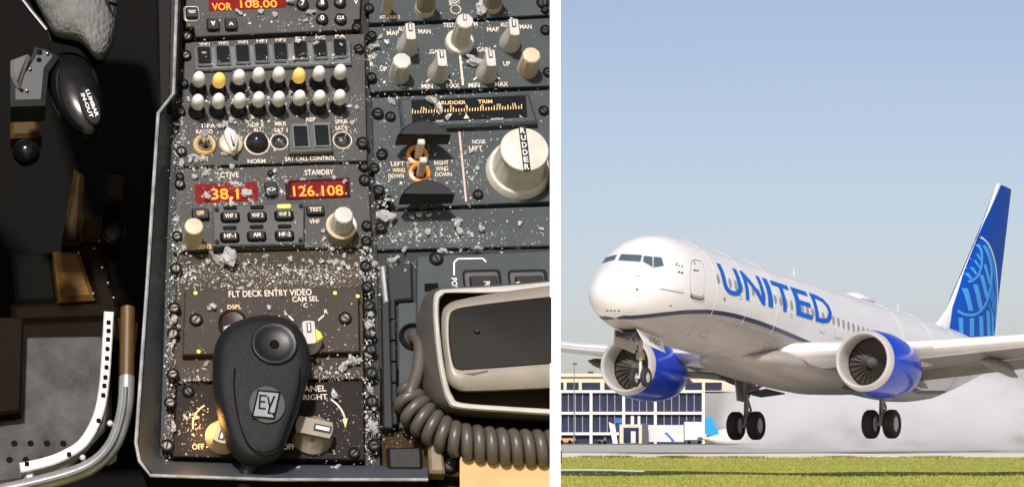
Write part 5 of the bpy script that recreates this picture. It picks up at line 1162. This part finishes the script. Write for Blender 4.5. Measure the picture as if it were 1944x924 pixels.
for q, w in ([((1872, 500), (1885, 560)), 3], [((1868, 560), (1884, 600)), 3]):
    fin_poly('globe_gap', [(q[0][0] - w / 2, q[0][1]), (q[0][0] + w / 2, q[0][1]), (q[1][0] + w / 2, q[1][1]), (q[1][0] - w / 2, q[1][1])], FB, .047)
for pts_, w in (([(1808, 590), (1822, 597), (1842, 596), (1860, 580), (1870, 555), (1874, 525), (1871, 496), (1860, 466)], 5), ([(1829, 534), (1837, 532), (1848, 520), (1854, 500), (1855, 478), (1851, 464)], 4)):
    fin_stroke('globe_arc', pts_, w, FL, .05)
fin_stroke('globe_edge', [(1857, 450), (1868, 464), (1878, 487), (1885, 515), (1889, 548), (1890, 585), (1888, 612)], 3, mat('globe_edge_pale', (.45, .68, .85), .4), .054)
for s in (1, -1):
    st = [airfoil(36.0, 40.2, s * .5, .95, .1, 0, 10), airfoil(37.2, 40.4, s * 2, 1.12, .1, 0, 10), airfoil(40.0, 41.5, s * 7.1, 1.7, .09, 0, 10)]
    o = part('stabilizer', MB().loft(st).mesh('stabilizer', mat('stab_grey', (.5, .5, .49), .4), sharp=50), PL)
# crown antennas and the antenna dome
dc = onplane(1622, 572); print('DOME', dc)
rr = []
for u, h in ((-1.1, .02), (-.9, .14), (-.4, .3), (.2, .33), (.9, .25), (1.5, .1), (1.9, .02)):
    rr.append([(dc.x + u, .55 * min(1, h * 5) * math.cos(t), 1.94 + h * max(0, math.sin(t))) for t in [math.pi * q / 8 for q in range(9)]])
part('antenna_dome', MB().loft(rr, closed=False).mesh('antenna_dome', AW, sharp=60), PL)
for px in (1505, 1703):
    a = onplane(px, 530 if px < 1600 else 596); part('blade_antenna', MB().loft([[(a.x + dx * f, y, 1.97 + z) for dx, y in ((0, 0), (.2, -.03), (.45, 0), (.2, .03))] for f, z in ((1, 0), (.5, .42))]).mesh('blade_antenna', AW), PL)
# landing gear
def wheel(x, y, z, r, w, parent):
    t = part('wheel', MB().lathe([(r * .55, -w / 2), (r * .86, -w / 2), (r * .97, -w * .36), (r, -w * .18), (r, w * .18), (r * .97, w * .36), (r * .86, w / 2), (r * .55, w / 2)], 28, False, False, 'y', (x, y, z)).mesh('wheel', TYRE, sharp=50), parent)
    return t
def rim(x, y, z, r, w, parent): return part('rim', MB().lathe([(r * .56, -w * .4), (r * .5, -w * .3), (r * .2, -w * .36), (r * .18, -w * .46), (r * .02, -w * .46), (r * .02, w * .46), (r * .18, w * .46), (r * .2, w * .36), (r * .5, w * .3), (r * .56, w * .4)], 24, True, True, 'y', (x, y, z)).mesh('rim', HUB), parent)
NX, NZ = 4.05, -3.22
g = part('nose_gear', MB().tube([(4.0, 0, -1.7), (4.02, 0, -2.55)], .085, 14).tube([(4.02, 0, -2.5), (NX, 0, NZ)], .055, 12).tube([(NX, -.3, NZ), (NX, .3, NZ)], .045, 10).mesh('nose_gear', mat('gear_white', (.6, .6, .58), .4)), PL)
part('collar', MB().tube([(4.01, 0, -2.35), (4.02, 0, -2.6)], .15, 14).mesh('collar', mat('gear_olive', (.3, .28, .16), .4)), g)
part('drag_brace', MB().tube([(4.0, .08, -2.3), (3.2, .1, -1.8)], .025, 8).tube([(4.0, -.08, -2.3), (3.2, -.1, -1.8)], .025, 8).mesh('drag_brace', STRUT), g)
part('torque_link', MB().tube([(4.05, 0, -2.6), (4.22, 0, -2.9), (4.08, 0, -3.15)], .022, 8).mesh('torque_link', STRUT), g)
for y in (-.19, .19): w_ = wheel(NX, y * 1.15, NZ, .345, .18, g); rim(NX, y * 1.15, NZ, .345, .18, g)
for s in (1, -1):
    dpoly = [(2.75, -1.66), (4.75, -1.78), (4.75, -2.28), (3.1, -2.16)]
    o = part('nose_gear_door', MB().loft([[(x, s * (.42 + (.18 if z < -2 else 0)) + dy, z) for x, z in dpoly] for dy in (-.02, .02)]).mesh('nose_gear_door', AW if s < 0 else AG), PL)
    if s < 0:
        mt = text_mesh('37502', .26, DARKL, .95, .01); q = part('lettering', mt, o); q.matrix_local = Matrix.Translation((3.95, -.5 - .08, -2.0)) @ Matrix.Rotation(R(4), 4, 'Y') @ Matrix.Rotation(R(100), 4, 'X')
part('wheel_well', MB().box((3.75, 0, -1.83), (1.9, .78, .16)).mesh('wheel_well', DRK), PL)
GX, GY, GZ = 19.75, 2.86, -3.46
for s in (1, -1):
    g = part('main_gear', MB().tube([(GX - .1, s * (GY + .1), -1.0), (GX - .02, s * GY, -2.35)], .15, 16).tube([(GX - .02, s * GY, -2.3), (GX, s * GY, GZ)], .1, 14).tube([(GX, s * (GY - .6), GZ), (GX, s * (GY + .6), GZ)], .08, 12).mesh('main_gear', STRUT), PL)
    part('side_brace', MB().tube([(GX, s * GY, -2.2), (GX, s * (GY - 1.3), -1.5)], .07, 10).mesh('side_brace', STRUT), g); part('torque_link', MB().tube([(GX + .1, s * GY, -2.4), (GX + .45, s * GY, -2.8), (GX + .1, s * GY, -3.15)], .05, 8).mesh('torque_link', STRUT), g)
    part('brake_pipe', MB().tube([(GX - .14, s * GY, -1.6), (GX - .2, s * GY - .05, -2.4), (GX - .14, s * GY, -3.2)], .02, 6).mesh('brake_pipe', DRK), g)
    part('gear_door', MB().loft([[(GX - .55, s * (GY + .35) + dy, -1.15), (GX + .55, s * (GY + .35) + dy, -1.15), (GX + .42, s * (GY + .22) + dy, -2.5), (GX - .42, s * (GY + .22) + dy, -2.5)] for dy in (-.025, .025)]).mesh('gear_door', AG), g)
    for dy in (-.43, .43): wheel(GX, s * GY + dy, GZ, .565, .42, g); rim(GX, s * GY + dy, GZ, .565, .42, g)
    part('inner_door', MB().loft([[(GX - 1.0, s * 1.6, -2.1 - dz), (GX + .9, s * 1.6, -2.1 - dz), (GX + .6, s * 2.5, -2.25 - dz), (GX - .8, s * 2.5, -2.25 - dz)] for dz in (0, .04)]).mesh('inner_door', DRK), g)
# spray thrown up behind the wheels: real mist in a closed body
def mist(name, c, r, dens, label, seed):
    me = MB().sphere((0, 0, 0), 1, 24, 16, r).mesh(name, None) if False else None
    mb = MB().sphere((0, 0, 0), 1, 24, 16, r); me = mb.mesh(name)
    m = bpy.data.materials.new('mist%d' % seed); m.use_nodes = True; nt = m.node_tree; nt.nodes.remove(nt.nodes['Principled BSDF'])
    v = nt.nodes.new('ShaderNodeVolumePrincipled'); v.inputs['Color'].default_value = (.96, .96, .97, 1); v.inputs['Anisotropy'].default_value = 0
    tc = nt.nodes.new('ShaderNodeTexCoord'); n = nt.nodes.new('ShaderNodeTexNoise'); n.inputs['Scale'].default_value = 2.6; n.inputs['Detail'].default_value = 5
    mp = nt.nodes.new('ShaderNodeMapping'); mp.inputs['Location'].default_value = (seed, 0, 0); mp.inputs['Scale'].default_value = (.16, .16, .35); nt.links.new(tc.outputs['Object'], mp.inputs[0]); nt.links.new(mp.outputs[0], n.inputs[0])
    ln = nt.nodes.new('ShaderNodeVectorMath'); ln.operation = 'LENGTH'; dv = nt.nodes.new('ShaderNodeVectorMath'); dv.operation = 'DIVIDE'; dv.inputs[1].default_value = r
    nt.links.new(tc.outputs['Object'], dv.inputs[0]); nt.links.new(dv.outputs[0], ln.inputs[0])
    fo = nt.nodes.new('ShaderNodeMapRange'); fo.inputs['From Min'].default_value = 1; fo.inputs['From Max'].default_value = .35; nt.links.new(ln.outputs['Value'], fo.inputs[0])
    nr = nt.nodes.new('ShaderNodeMapRange'); nr.inputs['From Min'].default_value = .42; nr.inputs['From Max'].default_value = .62; nt.links.new(n.outputs[0], nr.inputs[0])
    mu = nt.nodes.new('ShaderNodeMath'); mu.operation = 'MULTIPLY'; nt.links.new(fo.outputs[0], mu.inputs[0]); nt.links.new(nr.outputs[0], mu.inputs[1])
    m2 = nt.nodes.new('ShaderNodeMath'); m2.operation = 'MULTIPLY'; m2.inputs[1].default_value = dens; nt.links.new(mu.outputs[0], m2.inputs[0]); nt.links.new(m2.outputs[0], v.inputs['Density']); nt.links.new(v.outputs[0], nt.nodes['Material Output'].inputs['Volume'])
    me.materials.append(m); struct(name, me, Matrix.Translation(c), 'stuff', label)
mist('water_spray', far(1690, 792, 190), (10, 18, 3.2), .8, 'white water spray blown up behind the airliner wheels', 3)
mist('water_spray', far(1450, 775, 215), (3.1, 8, 3.1), .7, 'white spray cloud behind the far main wheels', 8)
